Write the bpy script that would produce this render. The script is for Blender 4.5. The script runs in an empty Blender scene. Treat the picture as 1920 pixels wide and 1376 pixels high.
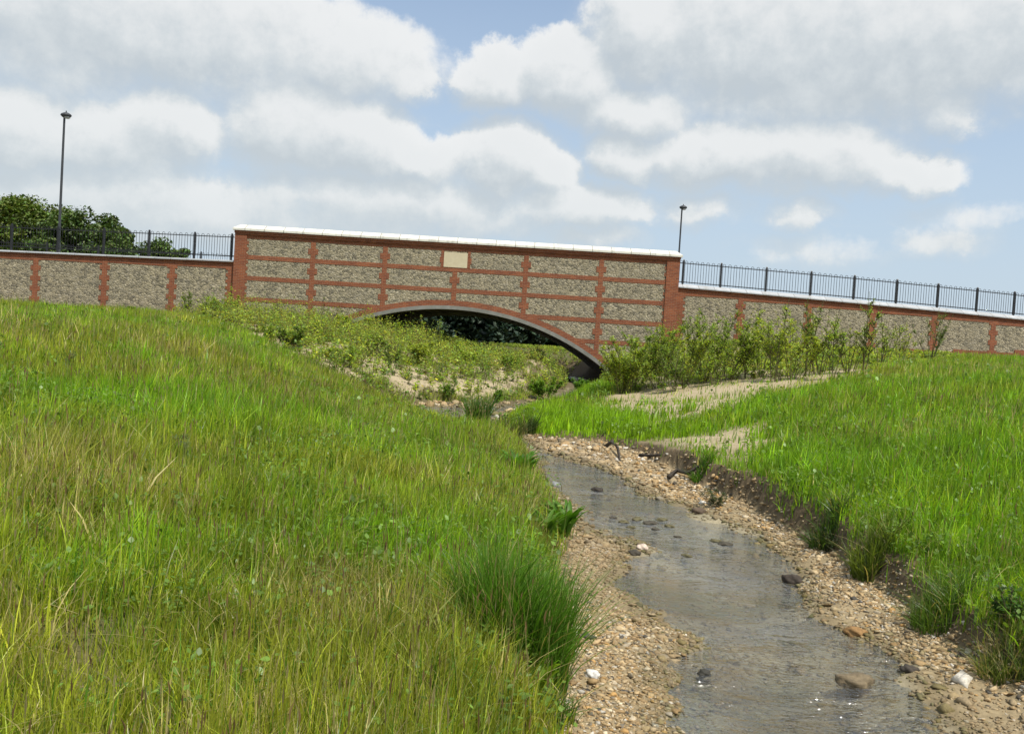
import bpy, math, random
import numpy as np
from mathutils import Matrix, Vector
R = math.radians
sc = bpy.context.scene
col = sc.collection
rng = np.random.default_rng(7)
random.seed(7)

# ------------------------------------------------------------------ camera
EYE = 1.8                      # metres above the water of the brook
F, ROLL, PITCH = 1600.0, R(3.5), math.atan(46.7 / 1600.0)
cam_d = bpy.data.cameras.new('camera')
cam_d.sensor_width = 36.0
cam_d.lens = 36.0 * F / 1920.0
cam_d.clip_start, cam_d.clip_end = 0.05, 5000.0
cam = bpy.data.objects.new('camera', cam_d)
col.objects.link(cam)
cam.matrix_world = (Matrix.Translation((0, 0, EYE)) @ Matrix.Rotation(R(90) - PITCH, 4, 'X') @ Matrix.Rotation(ROLL, 4, 'Z'))
sc.camera = cam

# ------------------------------------------------------------------ light
SUN_DIR = Vector((0.50, -0.62, 1.35)).normalized()
sun_el = math.asin(SUN_DIR.z)
sun_az = math.atan2(SUN_DIR.x, SUN_DIR.y)
sun_d = bpy.data.lights.new('sun', 'SUN')
sun_d.energy = 4.0
sun_d.angle = R(0.6)
sun_d.color = (1.0, 0.955, 0.88)
sun = bpy.data.objects.new('sun', sun_d)
col.objects.link(sun)
sun.rotation_euler = SUN_DIR.to_track_quat('Z', 'Y').to_euler()

sc.view_settings.view_transform = 'Standard'
sc.view_settings.look = 'None'
sc.view_settings.gamma = 1.0
sc.view_settings.exposure = 0.30
sc.cycles.max_bounces = 6
sc.cycles.diffuse_bounces = 3
sc.cycles.transparent_max_bounces = 8
sc.cycles.use_denoising = True


class NT:
    """small wrapper for building node trees"""
    def __init__(s, tree):
        s.t = tree
    def n(s, kind, **kw):
        nd = s.t.nodes.new(kind)
        for k, v in kw.items():
            if k == 'inp':
                for i, val in v.items():
                    if isinstance(val, bpy.types.NodeSocket):
                        s.t.links.new(val, nd.inputs[i])
                    else:
                        nd.inputs[i].default_value = val
            else:
                setattr(nd, k, v)
        return nd
    def math(s, op, a, b=0.0, c=None, clamp=False):
        inp = {0: a, 1: b}
        if c is not None:
            inp[2] = c
        return s.n('ShaderNodeMath', operation=op, use_clamp=clamp, inp=inp).outputs[0]
    def vmath(s, op, a, b=(0, 0, 0)):
        return s.n('ShaderNodeVectorMath', operation=op, inp={0: a, 1: b})
    def mix(s, f, a, b, blend='MIX'):
        nd = s.n('ShaderNodeMix', data_type='RGBA', blend_type=blend)
        for i, v in ((0, f), (6, a), (7, b)):
            if isinstance(v, bpy.types.NodeSocket):
                s.t.links.new(v, nd.inputs[i])
            else:
                nd.inputs[i].default_value = v
        return nd.outputs[2]
    def ramp(s, f, pts, interp='LINEAR'):
        nd = s.n('ShaderNodeValToRGB', inp={0: f})
        cr = nd.color_ramp
        cr.interpolation = interp
        while len(cr.elements) < len(pts):
            cr.elements.new(0.5)
        for e, (p, c) in zip(cr.elements, pts):
            e.position = p
            e.color = c if len(c) == 4 else (*c, 1)
        return nd.outputs[0]
    def maprange(s, v, a, b, c, d, kind='SMOOTHSTEP'):
        return s.n('ShaderNodeMapRange', interpolation_type=kind, inp={0: v, 1: a, 2: b, 3: c, 4: d}).outputs[0]
    def noise(s, vec, scale, detail=4.0, rough=0.55, dist=0.0):
        return s.n('ShaderNodeTexNoise', inp={'Vector': vec, 'Scale': scale, 'Detail': detail, 'Roughness': rough, 'Distortion': dist})


def lev(px, py):
    du, dv = px - 960.0, py - 688.0
    c, s = math.cos(ROLL), math.sin(ROLL)
    return du * c + dv * s, -du * s + dv * c + 46.7


def azel(px, py):
    u, w = lev(px, py)
    return math.atan2(u, F), math.atan2(-w, math.hypot(F, u))


# ------------------------------------------------------------------ sky with cumulus clouds
def cloud_group():
    g = bpy.data.node_groups.new('cloud_field', 'ShaderNodeTree')
    g.interface.new_socket('p', in_out='INPUT', socket_type='NodeSocketVector')
    g.interface.new_socket('d', in_out='OUTPUT', socket_type='NodeSocketFloat')
    T = NT(g)
    gi = T.n('NodeGroupInput').outputs[0]
    go = T.n('NodeGroupOutput')
    # px centre, px radii, weight   (turned into directions on the sky)
    blobs = [(230, 20, 430, 130, 1.0), (640, 105, 190, 85, .9), (770, 150, 60, 45, .7), (400, 90, 250, 70, .9), (90, 110, 200, 60, .6),
             (40, 235, 130, 80, 1.1), (200, 262, 160, 75, 1.0), (330, 235, 105, 62, 1.0),
             (560, 235, 140, 100, 1.15), (670, 262, 130, 85, 1.1), (780, 300, 110, 55, 1.0), (950, 305, 115, 72, 1.1), (1030, 320, 60, 50, .9),
             (250, 375, 430, 75, .75), (760, 385, 330, 70, .8), (1090, 385, 150, 45, .9), (1110, 445, 90, 28, .6), (600, 425, 250, 35, .55),
             (935, 148, 90, 68, 1.1), (1060, 145, 120, 72, 1.1), (1180, 205, 135, 58, 1.0),
             (1215, 55, 130, 105, 1.15), (1430, 55, 260, 150, 1.2), (1700, 60, 330, 150, 1.2), (1480, 185, 230, 60, .75), (1560, 215, 160, 40, .55),
             (1780, 208, 65, 42, .7), (1880, 158, 90, 30, .7), 
             (1175, 292, 85, 52, 1.0), (1340, 290, 190, 62, 1.05), (1500, 300, 190, 68, 1.0), (1690, 318, 95, 40, .85),
             (1310, 388, 75, 36, .5), (1490, 407, 62, 30, .5), (1750, 455, 70, 28, .32), (1820, 400, 70, 22, .16), (1520, 480, 90, 24, .18)]
    # domain warp gives the cauliflower outline
    n1 = T.noise(gi, 10.0, 6.0, 0.64)
    warp = T.vmath('SCALE', T.vmath('SUBTRACT', n1.outputs['Color'], (.5, .5, .5)).outputs[0])
    warp.inputs[3].default_value = 0.075
    p = T.vmath('ADD', gi, warp.outputs[0]).outputs[0]
    acc = None
    for (x, y, rx, ry, wgt) in blobs:
        a, e = azel(x, y)
        q = T.vmath('SUBTRACT', p, (a, e, 0)).outputs[0]
        q = T.vmath('MULTIPLY', q, (F / rx * .93, F / ry * .93, 0)).outputs[0]
        d2 = T.vmath('DOT_PRODUCT', q, q).outputs['Value']
        v = T.math('MULTIPLY', T.math('SUBTRACT', 1.0, d2), wgt)
        v = T.math('MAXIMUM', v, -1.5)
        acc = v if acc is None else T.math('SMOOTH_MAX', acc, v, 0.35)
    # general cumulus elsewhere (above and behind the viewer)
    n2 = T.noise(gi, 2.6, 5.0, 0.55)
    sep = T.n('ShaderNodeSeparateXYZ', inp={0: gi})
    away = T.maprange(T.math('ABSOLUTE', sep.outputs[0]), 0.62, 0.95, 0, 1)
    high = T.maprange(sep.outputs[1], 0.48, 0.75, 0, 1)
    m = T.math('MAXIMUM', away, high)
    gen = T.math('MULTIPLY', T.math('SUBTRACT', n2.outputs[0], 0.5), 6.0)
    gen = T.math('SUBTRACT', gen, T.math('MULTIPLY', T.math('SUBTRACT', 1.0, m), 6.0))
    acc = T.math('SMOOTH_MAX', acc, gen, 0.3)
    n3 = T.noise(gi, 30.0, 5.0, 0.62)
    acc = T.math('ADD', acc, T.math('MULTIPLY', T.math('SUBTRACT', n3.outputs[0], 0.5), 0.62))
    g.links.new(acc, go.inputs[0])
    return g


world = bpy.data.worlds.new('World')
sc.world = world
world.use_nodes = True
wt = world.node_tree
wt.nodes.clear()
W = NT(wt)
sky = W.n('ShaderNodeTexSky', sky_type='NISHITA', sun_disc=False, sun_elevation=sun_el, sun_rotation=sun_az, air_density=1.0, dust_density=2.2, ozone_density=1.6)
gen = W.n('ShaderNodeTexCoord').outputs['Generated']
sp = W.n('ShaderNodeSeparateXYZ', inp={0: gen})
az = W.math('ARCTAN2', sp.outputs[0], sp.outputs[1])
el = W.math('ARCSINE', sp.outputs[2])
P = W.n('ShaderNodeCombineXYZ', inp={0: az, 1: el, 2: 0.0}).outputs[0]
cg = cloud_group()
f0 = W.n('ShaderNodeGroup', node_tree=cg, inp={0: P}).outputs[0]
Pup = W.vmath('ADD', P, (0.010, 0.026, 0)).outputs[0]
f1 = W.n('ShaderNodeGroup', node_tree=cg, inp={0: Pup}).outputs[0]
thick = W.maprange(f0, 0.0, 1.1, 0, 1)
grad = W.math('SUBTRACT', f0, f1)
lit = W.maprange(grad, -0.55, 0.42, 0, 1)
lit = W.math('SUBTRACT', lit, W.math('MULTIPLY', thick, 0.12), clamp=True)
ccol = W.ramp(lit, [(0.0, (4.5, 4.95, 5.25)), (0.45, (5.5, 5.85, 6.0)), (0.8, (6.6, 6.75, 6.75)), (1.0, (7.3, 7.35, 7.3))])
a_soft = W.maprange(f0, -0.45, 0.80, 0, 1)
a_hard = W.maprange(f0, -0.12, 0.32, 0, 1)
alpha = W.n('ShaderNodeMix', data_type='FLOAT', inp={0: W.maprange(lit, 0.35, 0.8, 0, 1), 2: a_soft, 3: a_hard}).outputs[0]
hz = W.maprange(el, 0.02, 0.42, 0.92, 0.30, 'LINEAR')
skyc = W.mix(1.0, sky.outputs[0], (1.25, 1.34, 1.38, 1), 'MULTIPLY')
skyc = W.mix(hz, skyc, (4.7, 5.6, 6.5, 1))
ccol = W.mix(W.maprange(el, 0.0, 0.25, 0.55, 0.0), ccol, (5.3, 5.9, 6.2, 1))
fin = W.mix(W.math('MULTIPLY', alpha, 0.92), skyc, ccol)
bg = W.n('ShaderNodeBackground', inp={0: fin, 1: 0.1})
wo = W.n('ShaderNodeOutputWorld', inp={0: bg.outputs[0]})


# ------------------------------------------------------------------ mesh helpers
def mesh_np(name, V, faces, colr=None, smooth=False):
    """V (n,3); faces: list of int arrays (m,k); colr (n,3) point colours"""
    me = bpy.data.meshes.new(name)
    V = np.asarray(V, dtype=np.float32)
    me.vertices.add(len(V))
    me.vertices.foreach_set('co', V.ravel())
    faces = [np.asarray(f, dtype=np.int32) for f in faces if len(f)]
    loops = np.concatenate([f.ravel() for f in faces])
    tot = np.concatenate([np.full(len(f), f.shape[1], np.int32) for f in faces])
    start = np.concatenate([[0], np.cumsum(tot)[:-1]]).astype(np.int32)
    me.loops.add(len(loops))
    me.loops.foreach_set('vertex_index', loops)
    me.polygons.add(len(tot))
    me.polygons.foreach_set('loop_start', start)
    me.polygons.foreach_set('loop_total', tot)
    if smooth:
        me.polygons.foreach_set('use_smooth', np.ones(len(tot), bool))
    me.update(calc_edges=True)
    if colr is not None:
        a = me.attributes.new('Col', 'FLOAT_COLOR', 'POINT')
        c = np.ones((len(V), 4), np.float32)
        c[:, :3] = colr
        a.data.foreach_set('color', c.ravel())
    return me


class MB:
    """collects boxes, prisms and lathes, in world metres"""
    def __init__(s):
        s.v, s.f = [], []
    def box(s, x0, x1, y0, y1, z0, z1):
        b = len(s.v)
        s.v += [(x0, y0, z0), (x1, y0, z0), (x1, y1, z0), (x0, y1, z0), (x0, y0, z1), (x1, y0, z1), (x1, y1, z1), (x0, y1, z1)]
        for q in ((0, 3, 2, 1), (4, 5, 6, 7), (0, 1, 5, 4), (1, 2, 6, 5), (2, 3, 7, 6), (3, 0, 4, 7)):
            s.f.append(tuple(b + i for i in q))
    def sweep(s, rings, cap=True):
        """rings: list of equal-length lists of points, closed loops"""
        b = len(s.v)
        n = len(rings[0])
        for r in rings:
            s.v += [tuple(p) for p in r]
        for i in range(len(rings) - 1):
            for j in range(n):
                a0, a1 = b + i * n + j, b + i * n + (j + 1) % n
                s.f.append((a0, a1, a1 + n, a0 + n))
        if cap:
            s.f.append(tuple(b + j for j in range(n))[::-1])
            s.f.append(tuple(b + (len(rings) - 1) * n + j for j in range(n)))
    def lathe(s, prof, cx=0, cy=0, n=14, sx=1, sy=1):
        s.sweep([[(cx + sx * r * math.cos(2 * math.pi * k / n), cy + sy * r * math.sin(2 * math.pi * k / n), z) for k in range(n)] for r, z in prof])
    def tube(s, pts, rad, n=6):
        pts = [Vector(p) for p in pts]
        rings = []
        for i, p in enumerate(pts):
            t = (pts[min(i + 1, len(pts) - 1)] - pts[max(i - 1, 0)]).normalized()
            a = t.cross(Vector((0, 1, 0.013)))
            a.normalize()
            b = t.cross(a)
            r = rad[i] if isinstance(rad, (list, tuple)) else rad
            r = float(r)
            rings.append([p + r * (a * math.cos(2 * math.pi * k / n) + b * math.sin(2 * math.pi * k / n)) for k in range(n)])
        s.sweep(rings)
    def mesh(s, name, smooth=False):
        me = bpy.data.meshes.new(name)
        me.from_pydata(s.v, [], s.f)
        if smooth:
            me.polygons.foreach_set('use_smooth', np.ones(len(me.polygons), bool))
        import bmesh
        bm = bmesh.new()
        bm.from_mesh(me)
        bmesh.ops.recalc_face_normals(bm, faces=bm.faces)
        bm.to_mesh(me)
        bm.free()
        return me


def tag(o, label=None, cat=None, group=None, kind=None):
    if label: o['label'] = label
    if cat: o['category'] = cat
    if group: o['group'] = group
    if kind: o['kind'] = kind
    return o


def put(name, me, mat=None, parent=None, world_verts=True):
    if isinstance(me, MB):
        me = me.mesh(name)
    if mat is not None and not me.materials:
        me.materials.append(mat)
    o = bpy.data.objects.new(name, me)
    col.objects.link(o)
    if parent is not None:
        o.parent = parent
        if world_verts:
            root = parent
            off = Vector((0, 0, 0))
            while root is not None:
                off += root.location
                root = root.parent
            # vertices are in world metres: take the thing's base out of them
            me.transform(Matrix.Translation(-off))
    return o


def empty(name, loc, label, cat, group=None):
    o = bpy.data.objects.new(name, None)
    o.location = loc
    o.empty_display_size = 0.2
    col.objects.link(o)
    return tag(o, label, cat, group)


# ------------------------------------------------------------------ materials
def new_mat(name):
    m = bpy.data.materials.new(name)
    m.use_nodes = True
    m.node_tree.nodes.clear()
    T = NT(m.node_tree)
    out = T.n('ShaderNodeOutputMaterial')
    return m, T, out


def principled(T, out, **kw):
    names = {'base': 'Base Color', 'rough': 'Roughness', 'normal': 'Normal', 'spec': 'Specular IOR Level', 'metal': 'Metallic'}
    b = T.n('ShaderNodeBsdfPrincipled', inp={names[k]: v for k, v in kw.items()})
    T.t.links.new(b.outputs[0], out.inputs[0])
    return b


def bump(T, h, strength=0.5, dist=0.02):
    return T.n('ShaderNodeBump', inp={'Height': h, 'Strength': strength, 'Distance': dist}).outputs[0]


def geo_pos(T):
    return T.n('ShaderNodeNewGeometry').outputs['Position']


def wallcoords(T):
    s = T.n('ShaderNodeSeparateXYZ', inp={0: geo_pos(T)})
    return T.n('ShaderNodeCombineXYZ', inp={0: T.math('ADD', s.outputs[0], T.math('MULTIPLY', s.outputs[1], 0.7)), 1: s.outputs[2], 2: 0.0}).outputs[0]


def mat_brick(name, c1, c2, mortar, swap=False):
    m, T, out = new_mat(name)
    v = wallcoords(T)
    br = T.n('ShaderNodeTexBrick', inp={'Vector': v, 'Color1': (*c1, 1), 'Color2': (*c2, 1), 'Mortar': (*mortar, 1), 'Scale': 1.0, 'Mortar Size': 0.008,
                                       'Mortar Smooth': 0.2, 'Bias': 0.0, 'Brick Width': 0.225, 'Row Height': 0.075})
    nz = T.noise(v, 1.3, 5, 0.6).outputs[0]
    c = T.mix(T.maprange(nz, 0.3, 0.7, 0, 0.45, 'LINEAR'), br.outputs[0], (0.13, 0.043, 0.026, 1))
    n2 = T.noise(v, 30, 3, 0.6).outputs[0]
    c = T.mix(T.maprange(n2, 0.4, 0.75, 0, 0.25, 'LINEAR'), c, (0.25, 0.115, 0.072, 1))
    h = T.math('ADD', T.math('MULTIPLY', br.outputs['Fac'], -1.0), T.math('MULTIPLY', n2, 0.4))
    principled(T, out, base=c, rough=0.9, spec=0.2, normal=bump(T, h, 0.5, 0.008))
    return m


def mat_flint(name):
    m, T, out = new_mat(name)
    v = wallcoords(T)
    wv = T.vmath('SCALE', T.vmath('SUBTRACT', T.noise(v, 6.0, 3, 0.6).outputs['Color'], (.5, .5, .5)).outputs[0])
    wv.inputs[3].default_value = 0.05
    v2 = T.vmath('MULTIPLY', T.vmath('ADD', v, wv.outputs[0]).outputs[0], (8.2, 12.0, 1.0)).outputs[0]
    vo = T.n('ShaderNodeTexVoronoi', feature='F1', inp={'Vector': v2, 'Scale': 1.0, 'Randomness': 0.85})
    vd = T.n('ShaderNodeTexVoronoi', feature='DISTANCE_TO_EDGE', inp={'Vector': v2, 'Scale': 1.0, 'Randomness': 0.85})
    rnd = T.n('ShaderNodeSeparateColor', inp={0: vo.outputs['Color']}).outputs[0]
    stone = T.ramp(rnd, [(0.0, (0.05, 0.045, 0.035)), (0.26, (0.10, 0.09, 0.065)), (0.38, (0.30, 0.26, 0.17)), (0.62, (0.39, 0.335, 0.215)), (0.82, (0.28, 0.255, 0.20)), (1.0, (0.50, 0.44, 0.31))])
    fine = T.noise(v, 45, 4, 0.65).outputs[0]
    stone = T.mix(T.maprange(fine, 0.35, 0.7, 0, 0.5, 'LINEAR'), stone, (0.44, 0.40, 0.30, 1))
    mor = T.maprange(vd.outputs['Distance'], 0.03, 0.13, 1, 0)
    c = T.mix(T.math('MULTIPLY', mor, 0.6), stone, (0.375, 0.32, 0.205, 1))
    # broad uneven patches of a darker, duller tone across the flint
    big = T.noise(v, 0.7, 3, 0.5).outputs[0]
    c = T.mix(T.maprange(big, 0.3, 0.75, 0.0, 0.35, 'LINEAR'), c, (0.23, 0.21, 0.155, 1))
    pv = T.noise(v, 2.6, 4, 0.6).outputs[0]
    c = T.mix(1.0, c, T.ramp(pv, [(0.3, (.80, .785, .76)), (0.7, (1.0, .98, .95))]), 'MULTIPLY')
    h = T.math('ADD', T.maprange(vd.outputs['Distance'], 0.0, 0.25, 0, 1), T.math('MULTIPLY', fine, 0.35))
    principled(T, out, base=c, rough=0.8, spec=0.3, normal=bump(T, h, 0.8, 0.035))
    return m


def mat_stone(name, c, c2, scale=3.0, rough=0.75, bmp=0.15, joint=0):
    m, T, out = new_mat(name)
    v = geo_pos(T)
    n = T.noise(v, scale, 6, 0.6).outputs[0]
    cc = T.mix(T.maprange(n, 0.3, 0.7, 0, 1, 'LINEAR'), (*c, 1), (*c2, 1))
    n2 = T.noise(v, 60, 3, 0.6).outputs[0]
    if joint:
        # separate slabs: mortar joints and a slightly different tone for each slab
        px_ = T.n('ShaderNodeSeparateXYZ', inp={0: v}).outputs[0]
        fx = T.math('DIVIDE', T.math('ADD', px_, 200.0), joint)
        slab = T.n('ShaderNodeTexWhiteNoise', noise_dimensions='1D', inp={'W': T.math('FLOOR', fx)}).outputs['Value']
        cc = T.mix(T.math('MULTIPLY', slab, 0.35), cc, (c2[0] * .62, c2[1] * .62, c2[2] * .6, 1))
        fr_ = T.math('FRACT', fx)
        cc = T.mix(T.math('LESS_THAN', fr_, 0.028), cc, (.14, .13, .11, 1))
        st = T.noise(T.vmath('MULTIPLY', v, (4.0, 1.0, 0.6)).outputs[0], 1.2, 4, 0.6).outputs[0]
        cc = T.mix(T.maprange(st, 0.52, 0.72, 0, 0.5), cc, (.30, .29, .25, 1))
    principled(T, out, base=cc, rough=rough, spec=0.3, normal=bump(T, n2, bmp, 0.01))
    return m


def mat_paint(name, c, rough=0.45):
    m, T, out = new_mat(name)
    n = T.noise(geo_pos(T), 9, 4).outputs[0]
    cc = T.mix(n, (*c, 1), (c[0] * 1.6 + .004, c[1] * 1.6 + .004, c[2] * 1.6 + .004, 1))
    principled(T, out, base=cc, rough=rough, spec=0.4)
    return m


def mat_leaf(name, trans=0.35, gloss=0.05, rough=0.5):
    m, T, out = new_mat(name)
    a = T.n('ShaderNodeAttribute', attribute_name='Col').outputs['Color']
    d = T.n('ShaderNodeBsdfDiffuse', inp={0: a}).outputs[0]
    tcol = T.mix(1.0, a, (1.15, 1.1, 0.45, 1), 'MULTIPLY')
    t = T.n('ShaderNodeBsdfTranslucent', inp={0: tcol}).outputs[0]
    g = T.n('ShaderNodeBsdfGlossy', inp={0: (0.9, 0.95, 0.85, 1), 1: rough}).outputs[0]
    s1 = T.n('ShaderNodeMixShader', inp={0: trans, 1: d, 2: t}).outputs[0]
    s2 = T.n('ShaderNodeMixShader', inp={0: gloss, 1: s1, 2: g}).outputs[0]
    T.t.links.new(s2, out.inputs[0])
    return m


def mat_attr(name, rough=0.85, nscale=40, var=0.5, bmp=0.3, dist=0.01, spec=0.3):
    m, T, out = new_mat(name)
    a = T.n('ShaderNodeAttribute', attribute_name='Col').outputs['Color']
    v = geo_pos(T)
    n = T.noise(v, nscale, 5, 0.65).outputs[0]
    k = T.ramp(n, [(0.25, (1 - var,) * 3), (0.75, (1 + var * 0.6,) * 3)])
    c = T.mix(1.0, a, k, 'MULTIPLY')
    principled(T, out, base=c, rough=rough, spec=spec, normal=bump(T, n, bmp, dist))
    return m


M = {}
M['brick'] = mat_brick('red_brick', (0.30, 0.092, 0.036), (0.18, 0.052, 0.024), (0.30, 0.19, 0.12))
M['flint'] = mat_flint('knapped_flint')
M['white_stone'] = mat_stone('pale_coping_stone', (0.74, 0.72, 0.63), (0.66, 0.64, 0.55), 2.0, 0.7, joint=.9)
M['grey_stone'] = mat_stone('light_concrete_coping', (0.46, 0.47, 0.48), (0.38, 0.39, 0.39), 2.5, 0.8, joint=.75)
M['ring'] = mat_stone('weathered_concrete', (0.24, 0.235, 0.21), (0.16, 0.16, 0.135), 3.0, 0.85)
M['soffit'] = mat_brick('soffit_blocks', (0.26, 0.235, 0.185), (0.19, 0.175, 0.14), (0.07, 0.065, 0.05))
M['plaque'] = mat_stone('limestone_plaque', (0.56, 0.49, 0.33), (0.50, 0.43, 0.28), 5.0, 0.7)
M['black'] = mat_paint('black_painted_steel', (0.012, 0.012, 0.013))
M['lamp'] = mat_paint('dark_grey_column_paint', (0.03, 0.032, 0.034), 0.5)
M['glass'] = mat_paint('lantern_glass', (0.35, 0.36, 0.36), 0.15)
M['asphalt'] = mat_stone('asphalt', (0.055, 0.055, 0.055), (0.04, 0.04, 0.04), 8, 0.9)
M['grass'] = mat_leaf('grass_blades', 0.48, 0.03, 0.45)
M['leaf'] = mat_leaf('leaves', 0.50, 0.02, 0.5)
M['tree_leaf'] = mat_leaf('tree_leaves', 0.22, 0.03, 0.55)
M['bark'] = mat_stone('bark', (0.10, 0.075, 0.05), (0.06, 0.045, 0.03), 12, 0.95, 0.6)
M['stem'] = mat_stone('green_brown_stem', (0.13, 0.13, 0.05), (0.10, 0.08, 0.04), 10, 0.8)
M['pebble'] = mat_attr('flint_pebbles', 0.75, 45, 0.45, 0.5, 0.008)
M['soil'] = mat_attr('sandy_soil', 0.95, 22, 0.35, 0.6, 0.02, 0.1)
M['petal'] = mat_leaf('yellow_petals', 0.25, 0.0)
M['wood'] = mat_stone('wet_dead_wood', (0.07, 0.055, 0.04), (0.035, 0.028, 0.02), 14, 0.7, 0.6)

# ------------------------------------------------------------------ terrain
def vnoise(x, y, seed=0):
    xi, yi = np.floor(x).astype(np.int64), np.floor(y).astype(np.int64)
    xf, yf = x - xi, y - yi
    u, v = xf * xf * (3 - 2 * xf), yf * yf * (3 - 2 * yf)
    def h(a, b):
        n = (a * 374761393 + b * 668265263 + seed * 1442695041) & 0x7fffffff
        n = ((n ^ (n >> 13)) * 1274126177) & 0x7fffffff
        return ((n ^ (n >> 16)) & 0xffff) / 65535.0
    return (h(xi, yi) * (1 - u) + h(xi + 1, yi) * u) * (1 - v) + (h(xi, yi + 1) * (1 - u) + h(xi + 1, yi + 1) * u) * v


def fbm(x, y, scale=1.0, octv=4, seed=0):
    x, y = np.asarray(x, float) * scale, np.asarray(y, float) * scale
    s, a, t = 0.0, 1.0, 0.0
    for i in range(octv):
        s = s + a * vnoise(x + 17.3 * i, y - 9.1 * i, seed + i)
        t += a
        a *= 0.5
        x, y = x * 2.03, y * 2.03
    return s / t


CP = np.array([(0, 0, .34), (-.4, 3, .34), (-1, 4, .38), (-3, 4, .62), (-3, 0, .5), (-6, 5, .98), (-2, 8, .62), (-.3, 9, .34), (-6, 10, 1.08), (-12, 10, 1.5), (-5, 16, 1.12),
               (-10, 20, 1.62), (-8, 25, 1.5), (-16, 30, 1.86), (-24, 40, 1.92), (-20, 40, 2.0), (-16, 40, 2.08), (-12.6, 40, 2.05), (-8, 40, 2.0), (-4, 19.5, .78), (-2.8, 18.3, .34), (-1.2, 16.5, .15), (-1.9, 18.2, .15),
               (-7, 30, 1.58), (-4, 27, .98), (-4.5, 35, 1.45), (-1.6, 25, .38), (-1.5, 34, .85), (-.5, 40, 1.0), (-1.0, 14, .27), (-1.5, 50, 1.05), (-4.5, 46, 1.6), (0.8, 46, .6), (4.5, 56, 1.0), (-3, 60, 1.25),
               (3.0, 4.5, .22), (4, 5, .42), (6, 5, .78), (3.4, 7, .38), (6, 9, .98), (3.4, 10, .47), (3.1, 12, .46), (5, 12, .8), (10, 12, 1.45), (2.6, 15, .32), (4, 16.5, .72), (7, 18, 1.2), (10, 24, 1.62), (5, 24, 1.0),
               (1.5, 18, .28), (0.4, 18.2, .24), (2.4, 22, .40), (3.4, 28, .8), (4.6, 33, 1.3), (6.5, 37, 1.8), (7.6, 40, 2.28), (14, 40.5, 2.42), (20, 41, 2.55), (26, 42, 2.68), (20, 30, 2.05), (30, 30, 2.4),
               (6.0, 46, 1.6), (8, 60, 1.5), (-70, 20, 2.2), (-70, 75, 2.0), (0, 90, 1.3), (-30, 75, 1.9), (70, 40, 2.9), (70, 0, 2.2), (-60, -15, 1.5), (0, -15, .5), (40, -10, 1.6), (30, 75, 2.4)], float)


def tps(r2):
    return np.where(r2 > 1e-9, 0.5 * r2 * np.log(np.maximum(r2, 1e-9)), 0.0)


def fit_tps(cp, lam=0.6):
    n = len(cp)
    A = np.zeros((n + 3, n + 3))
    d2 = ((cp[:, None, :2] - cp[None, :, :2]) ** 2).sum(-1)
    A[:n, :n] = tps(d2) + np.eye(n) * lam
    A[:n, n] = 1
    A[:n, n + 1:] = cp[:, :2]
    A[n, :n] = 1
    A[n + 1:, :n] = cp[:, :2].T
    b = np.zeros(n + 3)
    b[:n] = cp[:, 2]
    return np.linalg.solve(A, b)


TW = fit_tps(CP)


def land(x, y):
    sh = np.shape(x)
    x = np.clip(np.ravel(x), -72, 72)
    y = np.clip(np.ravel(y), -14, 92)
    out = TW[-3] + TW[-2] * x + TW[-1] * y
    for i in range(len(CP)):
        out = out + TW[i] * tps((x - CP[i, 0]) ** 2 + (y - CP[i, 1]) ** 2)
    return out.reshape(sh)


BED = [(2.5, 0.5), (2.75, 3), (2.84, 4.8), (2.88, 5.5), (2.95, 6.3), (2.97, 7.15), (2.96, 8.1), (2.84, 9.1), (2.68, 10.4), (2.40, 12.2), (2.05, 14.2), (1.63, 15.3), (.58, 15.9),
       (.0, 17.0), (-.3, 18.8), (.1, 21.5), (1.15, 25), (2.15, 29), (3.1, 33), (4.3, 38), (4.95, 41), (4.7, 46), (3.6, 51), (.4, 60), (-3, 72),
       (-4.6, 72), (-1.2, 60), (2.0, 51), (3.0, 46), (2.9, 42), (2.5, 37), (1.7, 32), (.8, 27), (-.5, 23.6), (-2.4, 22.2), (-2.7, 20.5), (-2.0, 19), (-1.0, 17.6), (-.3, 16.6), (.05, 15.2),
       (.40, 13.6), (.43, 11), (.58, 9.6), (.72, 8.5), (.62, 7), (.50, 5.3), (.42, 4.4), (.36, 3.6), (.34, 2.4), (.4, 0.5)]
WAT = [(2.12, 0.4), (2.22, 3), (2.32, 4.2), (2.42, 4.94), (2.44, 5.42), (2.30, 5.86), (2.47, 6.4), (2.40, 6.9), (2.54, 7.6), (2.55, 8.7), (2.31, 9.6), (1.88, 10.6), (1.54, 12.2), (1.07, 13.2),
       (.62, 14.2), (.42, 15.3), (-.1, 16.9), (-.5, 18.6), (-.2, 21.6), (.95, 25.4), (1.95, 29.2), (2.9, 33.2), (4.1, 38), (4.75, 41), (4.4, 46), (3.2, 51), (.0, 60), (-3.4, 71),
       (-4.2, 71), (-.8, 60), (2.4, 51), (3.3, 46), (3.1, 42), (2.7, 37), (1.9, 32), (1.0, 27), (-.3, 23.4), (-2.1, 21.9), (-2.3, 20.6), (-1.7, 19.2), (-.8, 17.8), (-.2, 16.8), (.1, 15.6),
       (.46, 13.6), (.50, 11.1), (.66, 9.5), (.80, 8.1), (1.25, 7.62), (.95, 6.6), (1.03, 5.85), (1.21, 5.36), (.93, 4.7), (.89, 4.0), (.85, 3), (.7, 0.4)]


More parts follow.
